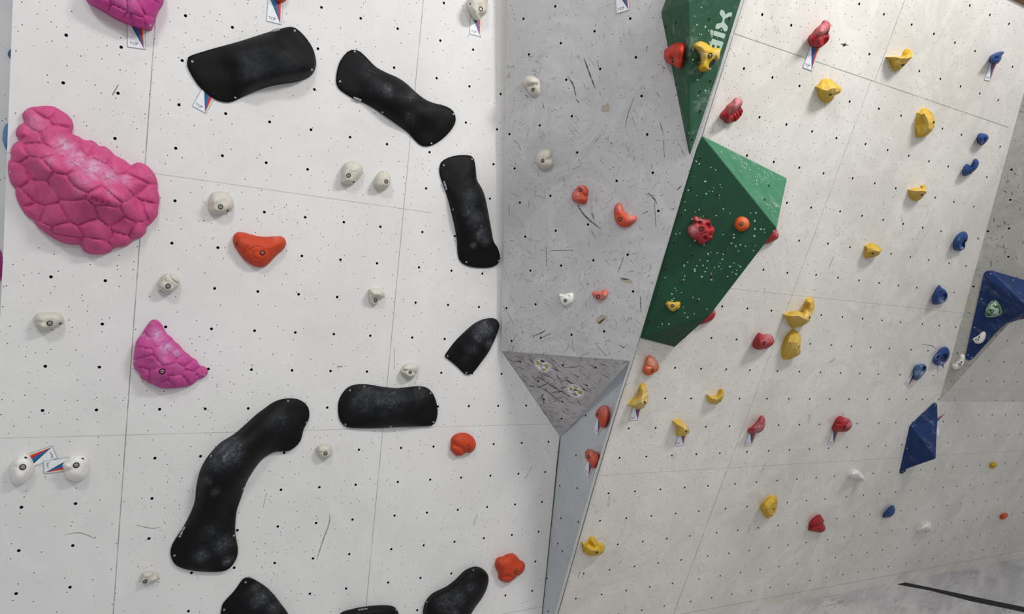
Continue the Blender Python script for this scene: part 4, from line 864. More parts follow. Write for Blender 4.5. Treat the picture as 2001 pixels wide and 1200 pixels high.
# ================================================================== faceted shapes
def facet(name, pl, outline, ctrl, edges, mat, label, cat='climbing hold', group=None, bevel=0.0025, bolts=(), holes=(), chalk=0.0, jag=0.0, sub=0, rimmin=0.004, parent=None):
    pts = [tuple(p) + ((0.0,) if len(p) == 2 else ()) for p in list(outline) + list(ctrl)]
    N = len(outline); q = [pl.uv(p[0], p[1]) for p in pts]; hs = [max(p[2], rimmin) for p in pts]
    V, _, Fc, ov, *_ = delaunay_2d_cdt([Vector(a) for a in q], [(i, (i + 1) % N) for i in range(N)] + list(edges), [], 0, 1e-7)
    V = np.array([tuple(v) for v in V]); src = [min(o) if len(o) else -1 for o in ov]
    cen = np.array([V[list(f)].mean(0) for f in Fc]); uvs = np.array(q[:N]); ok = inside(cen, uvs); Fc = [list(f) for f, i in zip(Fc, ok) if i]
    h = np.array([hs[s] if s >= 0 else 0.01 for s in src])
    cf, D = pl.cf, pl.D
    place = lambda uv, hh: np.array([uv[0] + (cf[0] - uv[0]) * hh / D, uv[1] + (cf[1] - uv[1]) * hh / D, hh])
    P = [place(v, hh) for v, hh in zip(V, h)]; c0 = uvs.mean(0); O = np.array([c0[0], c0[1], 0])
    verts = [p - O for p in P]; faces = list(Fc)
    bi = {s: i for i, s in enumerate(src) if 0 <= s < N}; ring = [bi[k] for k in sorted(bi)]; k0 = len(verts)
    for i in ring: verts.append(np.array([P[i][0], P[i][1], -0.0005]) - O)
    for j in range(len(ring)):
        a, b = ring[j], ring[(j + 1) % len(ring)]; faces.append([a, k0 + j, k0 + (j + 1) % len(ring), b])
    faces.append([k0 + j for j in range(len(ring))])
    o = mesh_obj(name, verts, faces, mat, pl.mat(c0[0], c0[1]), parent, False); orient(o)
    if jag:
        m = o.modifiers.new('sub', 'SUBSURF'); m.subdivision_type = 'SIMPLE'; m.levels = m.render_levels = 3
        tx = bpy.data.textures.new('rock', 'CLOUDS'); tx.noise_scale = 0.03
        d = o.modifiers.new('disp', 'DISPLACE'); d.texture = tx; d.strength = jag; d.mid_level = 0.5
    elif bevel:
        m = o.modifiers.new('bev', 'BEVEL'); m.width = bevel; m.segments = 2; m.limit_method = 'ANGLE'; m.angle_limit = math.radians(12)
    at = o.data.attributes.new('chalk', 'FLOAT', 'POINT')
    ck = [chalk] * len(verts)
    if callable(chalk): ck = [chalk(i) for i in range(len(verts))]
    else:
        for i, hh in enumerate(h): ck[i] = chalk * min(1.0, hh / (max(h) + 1e-6)) 
    at.data.foreach_set('value', ck)
    if label: tag(o, label, cat, group)
    s = Surf(); s.o = o; s.pl = pl; s.place = place
    def hat(uv):
        uv = np.array(uv)
        for f in Fc:
            for k in range(1, len(f) - 1):
                a, b, c = V[f[0]], V[f[k]], V[f[k + 1]]; M = np.array([b - a, c - a]).T
                if abs(np.linalg.det(M)) < 1e-12: continue
                l = np.linalg.solve(M, uv - a)
                if l[0] >= -1e-6 and l[1] >= -1e-6 and l.sum() <= 1 + 1e-6: return h[f[0]] + l[0] * (h[f[k]] - h[f[0]]) + l[1] * (h[f[k + 1]] - h[f[0]])
        return 0.02
    s.hat = hat
    for x, y, r in bolts:
        u = pl.uv(x, y); b_ = bolt(o, pl, place(u, hat(u) + 0.0015), r, True)
    return s
def FH(z, out, ctrl, edges, label, bolts=(), chalk=0.35, pl=None, mat=None, jag=0.006, **k):
    N = len(out); f = lambda l: zc(z, l)
    ed = [tuple((N - 1 - e - 0) if False else e for e in p) for p in edges]
    k.setdefault('group', grp(YELLOW, P2))
    return facet('climbing_hold', pl or P2, f(out), f(ctrl), ed, mat or YELLOW, label, bolts=[(a, b, r) for (a, b), r in zip([q[:2] for q in f(bolts)], [q[2] for q in bolts])], chalk=chalk, jag=jag, **k)
def ch(N, *idx):   # chain of edges; negative numbers n mean control point -n-1
    g = [(N + (-i - 1)) if i < 0 else i for i in idx]; return list(zip(g, g[1:]))
z = (1700, 80, 12.5)
o_ = [(475, 480), (490, 395, .03), (600, 375), (740, 388), (800, 370), (815, 280), (860, 200), (930, 190), (1000, 230), (1050, 310, .02), (1045, 385, .065), (990, 440, .055), (920, 520, .04), (860, 580, .03), (800, 650, .01), (740, 690), (640, 745), (580, 720), (540, 620), (500, 560)]
FH(z, o_, [(620, 400, .05), (760, 425, .065), (900, 425, .075), (820, 560, .06), (650, 560, .05), (930, 290, .015), (600, 480, .036), (620, 640, .03)], ch(20, 1, -1, -2, -3, 10) + ch(20, 0, -7, -5), 'topmost yellow hold, fluted below with a scooped lobe above', [(820, 570, .008)])
z = (1570, 130, 12.5)
o_ = [(350, 500, .02), (420, 400, .01), (470, 310), (570, 290), (700, 330), (800, 420, .02), (930, 510, .03), (925, 600, .04), (870, 660, .03), (750, 710, .04), (730, 800, .02), (670, 860), (540, 890), (430, 820), (380, 740), (355, 620)]
FH(z, o_, [(480, 570, .055), (600, 590, .075), (655, 545, .078), (780, 525, .075), (830, 465, .05), (790, 620, .065), (670, 690, .06), (880, 540, .05), (640, 800, .04), (430, 420, .02), (640, 520, .07)], ch(16, 0, -1, -2, -3, -4, -5, 5) + ch(16, -3, -7) + ch(16, -4, -6, 7), 'blocky yellow hold with a flat top and a side knob, second from the top', [(672, 672, .0085)])
z = (1750, 190, 10.0)
o_ = [(395, 560), (400, 430), (458, 405, .02), (470, 310, .02), (520, 230), (570, 205), (650, 240), (720, 310), (755, 380, .02), (770, 470, .03), (760, 570, .03), (720, 650, .03), (640, 730, .02), (560, 770), (410, 790)]
FH(z, o_, [(560, 320, .05), (620, 420, .07), (650, 520, .078), (650, 610, .075), (560, 700, .05), (540, 500, .03), (500, 620, .03), (720, 480, .05), (500, 340, .04), (450, 730, .025)], ch(15, 3, -9, -1, -2, -3, -4, -5, -10, 14), 'large yellow hold like a scooped half shell below the upper seam', [(742, 492, .0085)])
z = (1760, 300, 11.11)
o_ = [(200, 900), (215, 795, .02), (300, 750), (450, 740), (460, 690), (500, 680), (550, 720, .01), (572, 830, .06), (500, 920, .03), (430, 1000, .01), (350, 1035), (280, 1020), (250, 960), (205, 960)]
FH(z, o_, [(280, 810, .045), (370, 815, .06), (500, 812, .07), (400, 920, .045), (480, 740, .02), (280, 900, .035)], ch(14, 1, -1, -2, -3, 7), 'yellow hold with a chalky flat ledge, right of the big green volume', [(462, 892, .008)], chalk=.5)
z = (1660, 440, 14.29)
o_ = [(430, 830), (450, 700), (490, 600, .02), (540, 520), (600, 500), (720, 530), (820, 590, .01), (910, 660, .03), (870, 740, .04), (830, 820, .03), (740, 880), (600, 910), (450, 930)]
FH(z, o_, [(600, 650, .055), (700, 708, .065), (830, 735, .065), (540, 740, .05), (650, 600, .045), (760, 680, .055), (660, 800, .055), (500, 640, .03)], ch(13, 2, -8, -1, -2, -3, 8) + ch(13, 4, -5, -6, -3) + ch(13, -8, -4), 'cone-shaped yellow hold with stepped ridges, alone in the middle of the right wall', [(668, 785, .008)], chalk=.25)
z = (1500, 570, 14.29)
o_ = [(525, 670, .03), (600, 590, .01), (680, 545), (800, 540), (950, 560), (1000, 470), (1030, 350), (1050, 260), (1100, 190), (1200, 155), (1270, 190), (1300, 300, .02), (1315, 400, .03), (1290, 520, .04), (1240, 620, .05), (1210, 700, .06), (1170, 825, .05), (1080, 900, .02), (950, 970), (800, 1000), (700, 1030), (620, 950), (570, 850), (530, 750)]
FH(z, o_, [(700, 685, .07), (880, 680, .085), (1000, 740, .09), (1100, 800, .09), (1200, 320, .05), (1200, 450, .06), (1150, 560, .06), (1080, 600, .06), (1110, 420, .02), (1140, 690, .085), (700, 840, .05), (900, 860, .05), (1090, 250, .03)], ch(24, 0, -1, -2, -3, -4, 16) + ch(24, 7, -13, -5, -6, -7, -8), 'large two-horned yellow hold, upper of two stacked under the middle seam', [(1160, 722, .0085)], chalk=.55)
z = (1440, 630, 12.5)
o_ = [(1100, 840), (1105, 600), (1150, 420), (1220, 320), (1290, 250), (1350, 175), (1400, 165), (1480, 210, .01), (1540, 280, .02), (1570, 380, .04), (1555, 560, .06), (1550, 640, .06), (1550, 770, .04), (1460, 830, .02), (1330, 890), (1200, 920), (1130, 900)]
FH(z, o_, [(1300, 330, .04), (1340, 500, .065), (1350, 620, .07), (1400, 300, .05), (1480, 480, .085), (1460, 640, .085), (1470, 760, .06), (1180, 700, .035), (1280, 780, .05), (1250, 480, .05)], ch(17, 5, -1, -2, -3, -9, 14) + ch(17, 6, -4, -5, -6, -7, 12) , 'tall yellow hold directly below the two-horned one', [(1500, 608, .009)], chalk=.4)
z = (1210, 740, 13.33)
o_ = [(265, 680, .02), (290, 590), (360, 520), (450, 450), (510, 350), (520, 220), (560, 150), (620, 120), (700, 150), (720, 230, .02), (750, 330, .03), (755, 480, .04), (760, 590, .05), (700, 680, .05), (640, 760, .03), (560, 800), (440, 800), (370, 770)]
FH(z, o_, [(610, 300, .055), (600, 450, .07), (570, 600, .085), (640, 650, .085), (400, 690, .055), (560, 720, .065), (700, 430, .06), (660, 640, .08), (450, 560, .045), (340, 620, .03)], ch(18, 6, -1, -2, -3, -4, 14) + ch(18, 0, -5, -6, 14) + ch(18, -3, -5), 'tall chalky yellow start hold next to the edge strip', [(660, 632, .009)], chalk=.75)
z = (1300, 750, 8.571)
o_ = [(155, 640, .02), (180, 610), (230, 590), (290, 640, .01), (350, 690, .03), (405, 770, .04), (400, 830, .03), (330, 870, .02), (250, 885), (180, 860), (185, 800), (215, 740, .02), (160, 690, .02)]
FH(z, o_, [(240, 700, .06), (310, 740, .065), (230, 740, .04), (290, 830, .055), (340, 790, .065), (350, 740, .055)], ch(13, 0, -1, -2, -5, 6) + ch(13, 11, -3, -4, 7), 'boxy yellow start hold right of the tall chalky one', [(350, 795, .0075)], chalk=.5)
o_ = [(705, 280), (710, 190, .015), (780, 215), (850, 210), (885, 170), (900, 100), (940, 90), (980, 130, .01), (990, 200, .02), (950, 270, .03), (880, 340, .01), (780, 335), (730, 310)]
FH(z, o_, [(780, 245, .045), (870, 265, .06), (930, 220, .055), (955, 150, .03), (820, 290, .03)], ch(13, 1, -1, -2, -3, -4, 6), 'small yellow crescent hold open to the upper left', [(917, 288, .007)], chalk=.4)
z = (1460, 950, 10.91)
o_ = [(270, 460), (310, 380), (400, 290), (500, 210), (580, 195), (640, 260, .01), (655, 340, .02), (630, 450, .03), (600, 560, .03), (540, 640, .01), (450, 695), (390, 670), (330, 570)]
FH(z, o_, [(370, 370, .05), (430, 480, .07), (470, 600, .065), (500, 330, .055), (580, 260, .03), (550, 440, .06), (560, 600, .045), (350, 500, .05), (410, 330, .04), (560, 350, .062)], ch(13, 2, -1, -2, -3, 10) + ch(13, 4, -5, -10, -6), 'yellow hold like a rough nugget near the lowest red one', [(562, 490, .0075)], chalk=.15)
z = (1120, 1030, 17.14)
o_ = [(345, 850, .01), (350, 600, .03), (400, 570), (480, 500), (560, 370), (600, 320), (680, 320), (780, 450), (860, 560, .01), (960, 540), (1040, 620), (1060, 720, .02), (1010, 850, .02), (900, 930, .01), (750, 960), (560, 970), (420, 910)]
FH(z, o_, [(470, 700, .05), (620, 790, .065), (740, 790, .07), (620, 600, .025), (640, 400, .015), (720, 580, .045), (740, 700, .05), (860, 700, .05), (930, 640, .04), (500, 850, .04), (870, 850, .06), (640, 480, .03), (800, 920, .04)], ch(17, 1, -1, -2, -3) + ch(17, 5, -12, -4, -7) + ch(17, 8, -6) + ch(17, -3, -11, 12), 'lowest yellow hold, spiky and crown-like beside the edge strip', [(805, 838, .0095)], chalk=.1)

# ================================================================== climbing volumes
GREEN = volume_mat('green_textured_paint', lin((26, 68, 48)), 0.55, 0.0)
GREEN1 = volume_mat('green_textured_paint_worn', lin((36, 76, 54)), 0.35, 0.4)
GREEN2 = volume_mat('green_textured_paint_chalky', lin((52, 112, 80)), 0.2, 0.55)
NAVY = volume_mat('navy_fibreglass', lin((14, 42, 90)), 0.0, 0.3, 0.55)
def poly_volume(name, V, F, mat, label):
    o = mesh_obj(name, [v - V[0] for v in V], F, mat, Matrix.Translation(Vector(V[0])), None, False); orient(o)
    m = o.modifiers.new('bev', 'BEVEL'); m.width = 0.006; m.segments = 3; m.limit_method = 'ANGLE'; m.angle_limit = math.radians(15)
    tag(o, label, 'climbing volume'); return o
L_ = PG.at(1291, 25, .002); R_ = PG.at(1345, 3, .25); T_ = P2.at(1347.5, 313, .016); Rt = P2.at(1446, 5, .016); U1 = PG.at(1322, -60, .002); U2 = P2.at(1464, -50, .016); Kc = P2.at(1452, 0, -.12)
V1o = poly_volume('climbing_volume', [L_, R_, T_, Rt, U1, U2, Kc], [(0, 1, 2), (1, 3, 2), (0, 4, 1), (4, 5, 1), (5, 3, 1), (0, 2, 6), (2, 3, 6), (4, 0, 6), (4, 6, 5), (5, 6, 3)], [GREEN1],
                  'upper green volume, a long downward spike in the corner with pale lettering')
A_ = P2.at(1373, 266, .012); A2_ = P2.at(1357, 299, .012); D_ = P2.at(1250, 660, .012); B_ = P2.at(1538, 349, .008); C_ = P2.at(1518, 446, .33); E_ = P2.at(1319, 678, .008)
PM = plane3(A2_, D_, C_); F_ = PM.at(1386, 618); A_ = PM.at(1373, 266)
base = [P2.at(1373, 266, -.002), P2.at(1357, 299, -.002), P2.at(1250, 660, -.002), P2.at(1319, 678, -.002), P2.at(1538, 349, -.002)]
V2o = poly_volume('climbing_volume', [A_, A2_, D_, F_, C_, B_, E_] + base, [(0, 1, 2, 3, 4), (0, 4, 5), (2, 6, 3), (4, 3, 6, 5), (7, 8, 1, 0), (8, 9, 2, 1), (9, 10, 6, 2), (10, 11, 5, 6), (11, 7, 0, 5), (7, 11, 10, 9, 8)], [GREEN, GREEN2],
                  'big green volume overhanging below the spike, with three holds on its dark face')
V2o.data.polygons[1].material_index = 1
PV1R = plane3(R_, Rt, T_); PV1L = plane3(L_, R_, T_)
def sockets(parent, pl, pts, name='bolt_socket'):
    for x, y in pts:
        q = pl.uv(x, y); 
        ring = flat('socket_rim', lin((92, 110, 92)), .7)
        o = circle_plate(name, pl, (q[0], q[1], .0008), .0085, .004, ring, parent); circle_plate('socket_bore', pl, (q[0], q[1], .0022), .0064, .003, DARK, o)
sockets(V2o, PM, zc(r7, [(1495, 50), (1428, 268), (1618, 325), (1354, 475), (1296, 683), (1683, 757), (1435, 780), (1234, 882), (1357, 977), (1577, 941), (1167, 1083), (1474, 1121)]) + zc(s3, [(1115, 135)]))
PTOP = plane3(A_, C_, B_); sockets(V2o, PTOP, zc(r8, [(80, 258), (50, 362)]))
sockets(V1o, PV1R, zc(r3, [(1560, 143), (1711, 137), (1567, 607), (1488, 686), (1492, 834), (1429, 1047)]))
sockets(V1o, PV1L, zc(r3, [(1235, 195), (1312, 165), (1312, 632)]))
def spots(parent, pl, poly_px, n, seed, mat, name='chipped_paint_spots', r0=.0022, r1=.0048):
    rs_ = random.Random(seed); poly = np.array([pl.uv(x, y) for x, y in poly_px]); lo, hi = poly.min(0), poly.max(0); v, f = [], []; c = 0; cl = None
    while c < n:
        p = np.array([rs_.uniform(lo[0], hi[0]), rs_.uniform(lo[1], hi[1])])
        if cl is not None and rs_.random() < .35: p = cl + np.array([rs_.gauss(0, .03), rs_.gauss(0, .03)])
        if not inside(p[None], poly)[0] or seg_dist(p[None], poly, np.roll(poly, -1, 0))[0].min() < .012: continue
        cl = p; c += 1; r = rs_.uniform(r0, r1); k = len(v); e = rs_.uniform(.7, 1.5); a0 = rs_.uniform(0, 3)
        for i in range(8):
            t = 2 * math.pi * i / 8; X, Y = r * e * math.cos(t), r * math.sin(t) * rs_.uniform(.8, 1.2)
            v.append((p[0] + X * math.cos(a0) - Y * math.sin(a0), p[1] + X * math.sin(a0) + Y * math.cos(a0), .0012))
        f.append(tuple(range(k, k + 8)))
    o = mesh_obj(name, v, f, mat, pl.mat(), parent, False); o['kind'] = 'stuff'; return o
CHP = flat('chipped_gelcoat', lin((176, 196, 182)), .6)
spots(V2o, PM, [(1374, 270), (1358, 300), (1253, 655), (1384, 614), (1514, 446)], 105, 3, CHP)
spots(V2o, PTOP, [(1385, 275), (1534, 350), (1518, 440)], 42, 4, CHP)
PBOT = plane3(D_, E_, F_); spots(V2o, PBOT, [(1262, 660), (1318, 674), (1378, 624)], 16, 5, flat('chipped_gelcoat_dull', lin((96, 120, 104)), .6), r1=.0036)
spots(V1o, PV1R, [(1347, 8), (1443, 10), (1349, 300)], 42, 6, CHP); spots(V1o, PV1L, [(1296, 26), (1342, 6), (1345, 290)], 12, 7, flat('chipped_gelcoat_dull', lin((96, 120, 104)), .6))
PALE = flat('logo_pale_green', lin((176, 198, 184)), .6)
def decal(parent, pl, pts, mat, name='logo_letter', th=.0012):
    q = [tuple(pl.uv(x, y)) for x, y in pts]; return prism(name, pl.mat(), q, -.001, th, mat, parent)
z = (1370, 0, 10.0)
decal(V1o, PV1R, smooth_outline(zc(z, [(395, 190), (430, 200), (460, 240), (470, 290), (520, 255), (570, 240), (605, 260), (590, 310), (560, 350), (500, 345), (465, 365), (450, 430), (480, 470), (520, 530), (500, 600), (470, 620), (440, 600), (400, 530), (370, 550), (310, 570), (275, 550), (300, 470), (350, 455), (400, 440), (418, 380), (405, 330), (360, 270), (375, 210)]), 56), PALE)
decal(V1o, PV1R, zc(z, [(262, 600), (465, 660), (475, 680), (455, 745), (440, 755), (245, 693), (235, 680), (248, 608)]), PALE)
decal(V1o, PV1R, zc(z, [(200, 583), (232, 592), (236, 610), (225, 680), (212, 690), (180, 676), (170, 655), (182, 592)]), PALE)
lb = decal(V1o, PV1R, zc(z, [(215, 755), (425, 820), (435, 835), (385, 985), (150, 915)]), PALE)
G1F = flat('logo_gap_green', lin((36, 76, 54)), .7)
for q in ([(222, 868), (262, 880), (250, 932), (208, 920)], [(312, 890), (362, 903), (350, 950), (298, 935)]): decal(V1o, PV1R, zc(z, q), G1F, 'logo_gap', .0018)
z = (1280, 60, 12.5)
H_(PV1R, z, [(930, 370), (980, 310), (1080, 260), (1180, 270), (1260, 310), (1340, 370), (1440, 420), (1560, 420), (1600, 480), (1580, 600), (1560, 700), (1500, 740), (1430, 700), (1350, 780), (1310, 860), (1330, 940), (1270, 990), (1150, 1005), (1080, 970), (1070, 900), (1110, 800), (1110, 680), (1100, 580), (1050, 500), (970, 430)], 0.06, YELLOW,
   'three-armed yellow hold on the spike-shaped green volume', bolts=[(1350, 612, .0115)], n=70, res=44, chalk=[(1120, 620, 120, .7), (1520, 600, 90, .6), (1050, 330, 80, .25)], creases=[([(1130, 500), (1240, 545), (1330, 560), (1560, 545)], 12, .003), ([(1200, 700), (1330, 720)], 60, .006)], rim=.5)
H_(PV1L, z, [(215, 600), (230, 480), (300, 420), (400, 340), (500, 295), (620, 290), (700, 310), (730, 370), (720, 500), (690, 650), (690, 750), (660, 860), (600, 930), (520, 900), (470, 850), (380, 830), (300, 790), (230, 700)], 0.06, hold_mat('brick_red_resin', lin((202, 58, 38)), .6, (.85, .5, .42, 1)),
   'brick-red hold on the left face of the spike-shaped green volume', bolts=[(415, 710, .011)], creases=[([(440, 650), (560, 680), (700, 640)], 40, .014), ([(300, 450), (420, 560), (520, 620)], 30, .006)], rim=.5)
z = (1320, 400, 12.5)
H_(PM, z, [(295, 620), (310, 550), (370, 490), (430, 460), (420, 380), (430, 300), (500, 280), (550, 290), (590, 340), (700, 355), (830, 370), (860, 420), (870, 500), (940, 560), (960, 630), (930, 700), (905, 760), (900, 830), (830, 870), (750, 940), (650, 965), (570, 950), (520, 880), (430, 840), (350, 770)], 0.06, RED,
   'knobbly red hold like a small skull on the big green volume', bolts=[(635, 590, .0105, True)], pits=[(590, 460, 60, .02), (790, 520, 75, .02), (480, 430, 40, .01), (720, 810, 50, .012), (850, 740, 40, .008)], creases=[([(600, 740), (730, 690)], 22, .010), ([(690, 470), (730, 600)], 16, -.006)], chalk=[(430, 620, 150, .7), (640, 350, 130, .3), (510, 350, 60, .4)], n=76, res=46, smooth=3, base_chalk=.1)
H_(PM, z, [(1622 + 185 * math.cos(a), 472 + 182 * math.sin(a)) for a in np.linspace(0, 2 * math.pi, 16, endpoint=False)], 0.04, TANG, 'round orange button hold on the big green volume', bolts=[(1605, 480, .008)], n=48, res=24, chalk=[(1690, 400, 100, .25)])
z = (1280, 570, 10.0)
H_(PM, z, [(200, 240), (250, 190), (350, 205), (440, 195), (490, 210), (490, 270), (470, 330), (410, 355), (370, 385), (310, 375), (260, 330), (230, 280)], 0.04, YELLOW, 'small ribbed yellow hold low on the big green volume', bolts=[(340, 278, .008)],
   creases=[([(230, 260), (300, 280)], 8, .004), ([(380, 235), (485, 235)], 8, .004), ([(370, 275), (470, 275)], 8, .004), ([(370, 320), (430, 340)], 8, .004)], chalk=[(340, 280, 120, .3)])
# navy volumes
z = (1740, 780, 7.5)
o_ = zc(z, [(450, 245), (600, 105), (640, 68), (665, 60), (685, 72), (690, 110), (693, 300, .05), (676, 600, .12), (668, 862, .20), (650, 880, .19), (240, 1022, .03), (222, 1055, .01), (190, 1088), (165, 1100), (150, 1088), (148, 1060), (295, 405), (305, 388)])
V4 = facet('climbing_volume', P2, o_, [], [(17, 8), (16, 8), (14, 9)], NAVY, 'lower navy blue volume, kite-shaped, below the far grey wedge', 'climbing volume', bevel=.004, rimmin=.010)
for x, y in zc(z, [(658, 92), (480, 248), (328, 400), (245, 725), (180, 1065)]):
    u = P2.uv(x, y); screw(V4.o, P2, V4.place(u, V4.hat(u) + .0008))
z = (1860, 520, 6.0)
o_ = zc(z, [(374, 108), (384, 80), (410, 62), (450, 58), (500, 66)]) + [(2001, 548), (2110, 580), (2110, 597)] + zc(z, [(846, 621), (780, 631), (685, 664, .02), (650, 662, .05), (500, 800, .02), (240, 1090), (205, 1107), (182, 1103), (165, 1088), (160, 1062)])
V3 = facet('climbing_volume', PG2, o_, [(2013, 603, .21), (2045, 602, .20)], ch(18, 3, -1, 11) + ch(18, -1, -2) + ch(18, -2, 6) + ch(18, -2, 7) + ch(18, 17, -1) + ch(18, 13, -1) + ch(18, 10, -1), NAVY, 'upper navy blue volume on the far grey wall, cut by the right edge', 'climbing volume', bevel=.004, rimmin=.012)
for x, y in zc(z, [(455, 92), (715, 170), (348, 387), (267, 720), (190, 1045), (232, 1072)]):
    u = PG2.uv(x, y); screw(V3.o, PG2, V3.place(u, V3.hat(u) + .0008))
def W3(pl, s, x, y):
    u = pl.uv(x, y); p = s.place(u, s.hat(u)); return pl.W(*p)
PN = plane3(W3(PG2, V3, 1925, 560), W3(PG2, V3, 1900, 680), W3(PG2, V3, 1950, 620))
H_(PN, z, [(390, 540), (400, 490), (440, 430), (500, 395), (540, 410), (580, 460), (595, 520), (590, 570), (530, 590), (450, 600), (400, 590)], 0.06, STRIPED, 'green and white striped hold on the upper navy volume', bolts=[(470, 527, .011, True)])
H_(PN, z, [(245, 850), (300, 820), (350, 775), (385, 770), (400, 800), (390, 850), (360, 895), (310, 912), (270, 900), (250, 870)], 0.035, WHITE, 'white leaf-shaped hold near the lower tip of the upper navy volume', bolts=[(298, 860, .010, True)], holes=[(322, 833)])

# far left wall, partly hidden behind the left edge
relief('climbing_hold', PL, [(15, 106), (19, 97), (26, 95), (33, 104), (30, 113), (20, 113)], .05, BLUE, 'small blue hold half hidden behind the left wall edge near the top', n=30, res=14)
relief('climbing_hold', PL, [(5, 268), (8, 250), (14, 241), (24, 245), (28, 262), (22, 285), (13, 292), (7, 281)], .06, hold_mat('sky_blue_resin', lin((92, 138, 188)), .5), 'pale blue hold half hidden behind the left wall edge, beside the huge pink hold', n=36, res=16)
relief('climbing_hold', PL, [(-40, 500), (-10, 483), (0, 488), (6, 510), (5, 535), (-6, 556), (-30, 550)], .06, MAGENTA, 'sliver of a magenta hold at the left picture edge', n=30, res=14)

# ================================================================== cards
card(P1, (250, 91), (283, 96), 'TOP', 'TOP route card under the purplish pink hold at the top edge')
card(P1, (377, 207), (402, 221), 'TOP', 'tilted TOP route card under the black wedge-like macro')
card(P1, (521.5, 40.5), (549, 47.3), 'TOP', 'TOP route card under the orange-red hold at the top edge')
card(P1, (917.8, 66), (938, 71), 'TOP', 'TOP route card under the grooved beige hold')
card(PG, (1206, 26), (1230, 19), 'TOP', 'TOP route card at the top edge of the grey wall')
card(P2, (1569, 131.5), (1585.5, 137.5), 'TOP', 'TOP route card under the topmost red hold')
card(P2, (1923, 155.5), (1934, 158), 'TOP', 'TOP route card under the topmost blue hold')
card(P1, (111, 894.5), (101.5, 872), 'Start', 'Start route card on the right of the left white start hold', length=2.3)
card(P1, (86, 901), (87.8, 924.5), 'Start', 'Start route card on the left of the right white start hold', length=2.3, lift=.0035)
card(P2, (1229.5, 820.5), (1246, 820), 'Start', 'Start route card under the tall chalky yellow start hold', length=2.1)
card(P2, (1319.5, 870.5), (1335, 869), 'Start', 'Start route card under the boxy yellow start hold', length=2.1)
card(P2, (1455, 871), (1468.5, 870), 'Start', 'Start route card under the narrow red start hold')
card(P2, (1617, 868), (1628.5, 867), 'Start', 'Start route card under the knobbly red start hold')
card(PS, (1159.5, 840), (1168.7, 852), 'Start', 'Start route card under the upper coral hold of the narrow side face', length=1.7)
card(PS, (1141.5, 920), (1151, 933.5), 'Start', 'Start route card under the lower coral hold of the narrow side face', length=1.7)
card(P2, (1768, 748), (1773.3, 754.5), 'Start', 'slanted Start route card under the dull blue start hold', length=3.2)
card(P2, (1832, 727), (1843.5, 720), 'Start', 'Start route card under the egg-shaped blue start hold', length=1.6)
card(P2, (1845.8, 815.5), (1847.2, 807), 'Start', 'Start route card sticking out behind the lower navy volume', length=2.2)

# ================================================================== stickers on the underside
STK = flat('sticker_white', lin((245, 242, 244)), .5); STO = flat('sticker_outline', lin((120, 118, 122)), .5); STY = flat('sticker_lime', lin((166, 170, 62)), .5); STD = flat('sticker_black', lin((34, 30, 36)), .5)
def sticker(x, y, label, marks):
    q = PT.uv(x, y); r = .057
    o = circle_plate('sticker', PT, (q[0], q[1], .001), r, .001, STK, k=28); tag(o, label, 'sticker', 'round stickers on the dark underside')
    v, f = [], []
    k = 32
    for i in range(k):
        for rr in (r * .86, r * .91): v.append((rr * math.cos(2 * math.pi * i / k), rr * math.sin(2 * math.pi * i / k), .0018))
    f = [(2 * i, 2 * i + 1, (2 * i + 3) % (2 * k), (2 * i + 2) % (2 * k)) for i in range(k)]
    mesh_obj('printed_ring', v, f, STO, PT.mat(q[0], q[1]), o, False)
    for px, py, rx, ry, m, a in marks:
        c, s = math.cos(a), math.sin(a); rnd = random.Random(px * 7 + py)
        poly = []; rx, ry = rx * 1.2, ry * 1.2
        for i in range(14):
            t = 2 * math.pi * i / 14; j = 1 + .18 * rnd.uniform(-1, 1); X, Y = rx * math.cos(t) * j, ry * math.sin(t) * j; poly.append((X * c - Y * s, X * s + Y * c))
        p = PT.uv(px, py); prism('printed_mark', PT.mat(p[0], p[1], .0015), poly, 0, .0008, m, o)
z = (1030, 690, 12.0)
def zz(l): return [(1030 + a / 12, 690 + b / 12) + tuple(r) for a, b, *r in l]
sticker(1030 + 360 / 12, 690 + 290 / 12, 'round white sticker with lime blotches, upper left of two on the dark underside', zz([(250, 225, .009, .013, STY, 0), (455, 290, .013, .010, STY, 0), (395, 385, .014, .007, STY, .2), (365, 188, .013, .007, STD, 0), (350, 260, .003, .014, STO, .6), (320, 300, .002, .02, STO, .3), (460, 345, .008, .004, STO, .2)]))
sticker(1030 + 1130 / 12, 690 + 895 / 12, 'round white sticker with lime blotches, lower right of two on the dark underside', zz([(1030, 840, .009, .013, STY, 0), (1140, 800, .012, .006, STY, 0), (1240, 910, .012, .013, STY, 0), (1140, 860, .010, .006, STD, 0), (1100, 900, .003, .012, STO, .6), (1130, 970, .011, .007, STO, .2), (1060, 940, .008, .003, STO, .2)]))

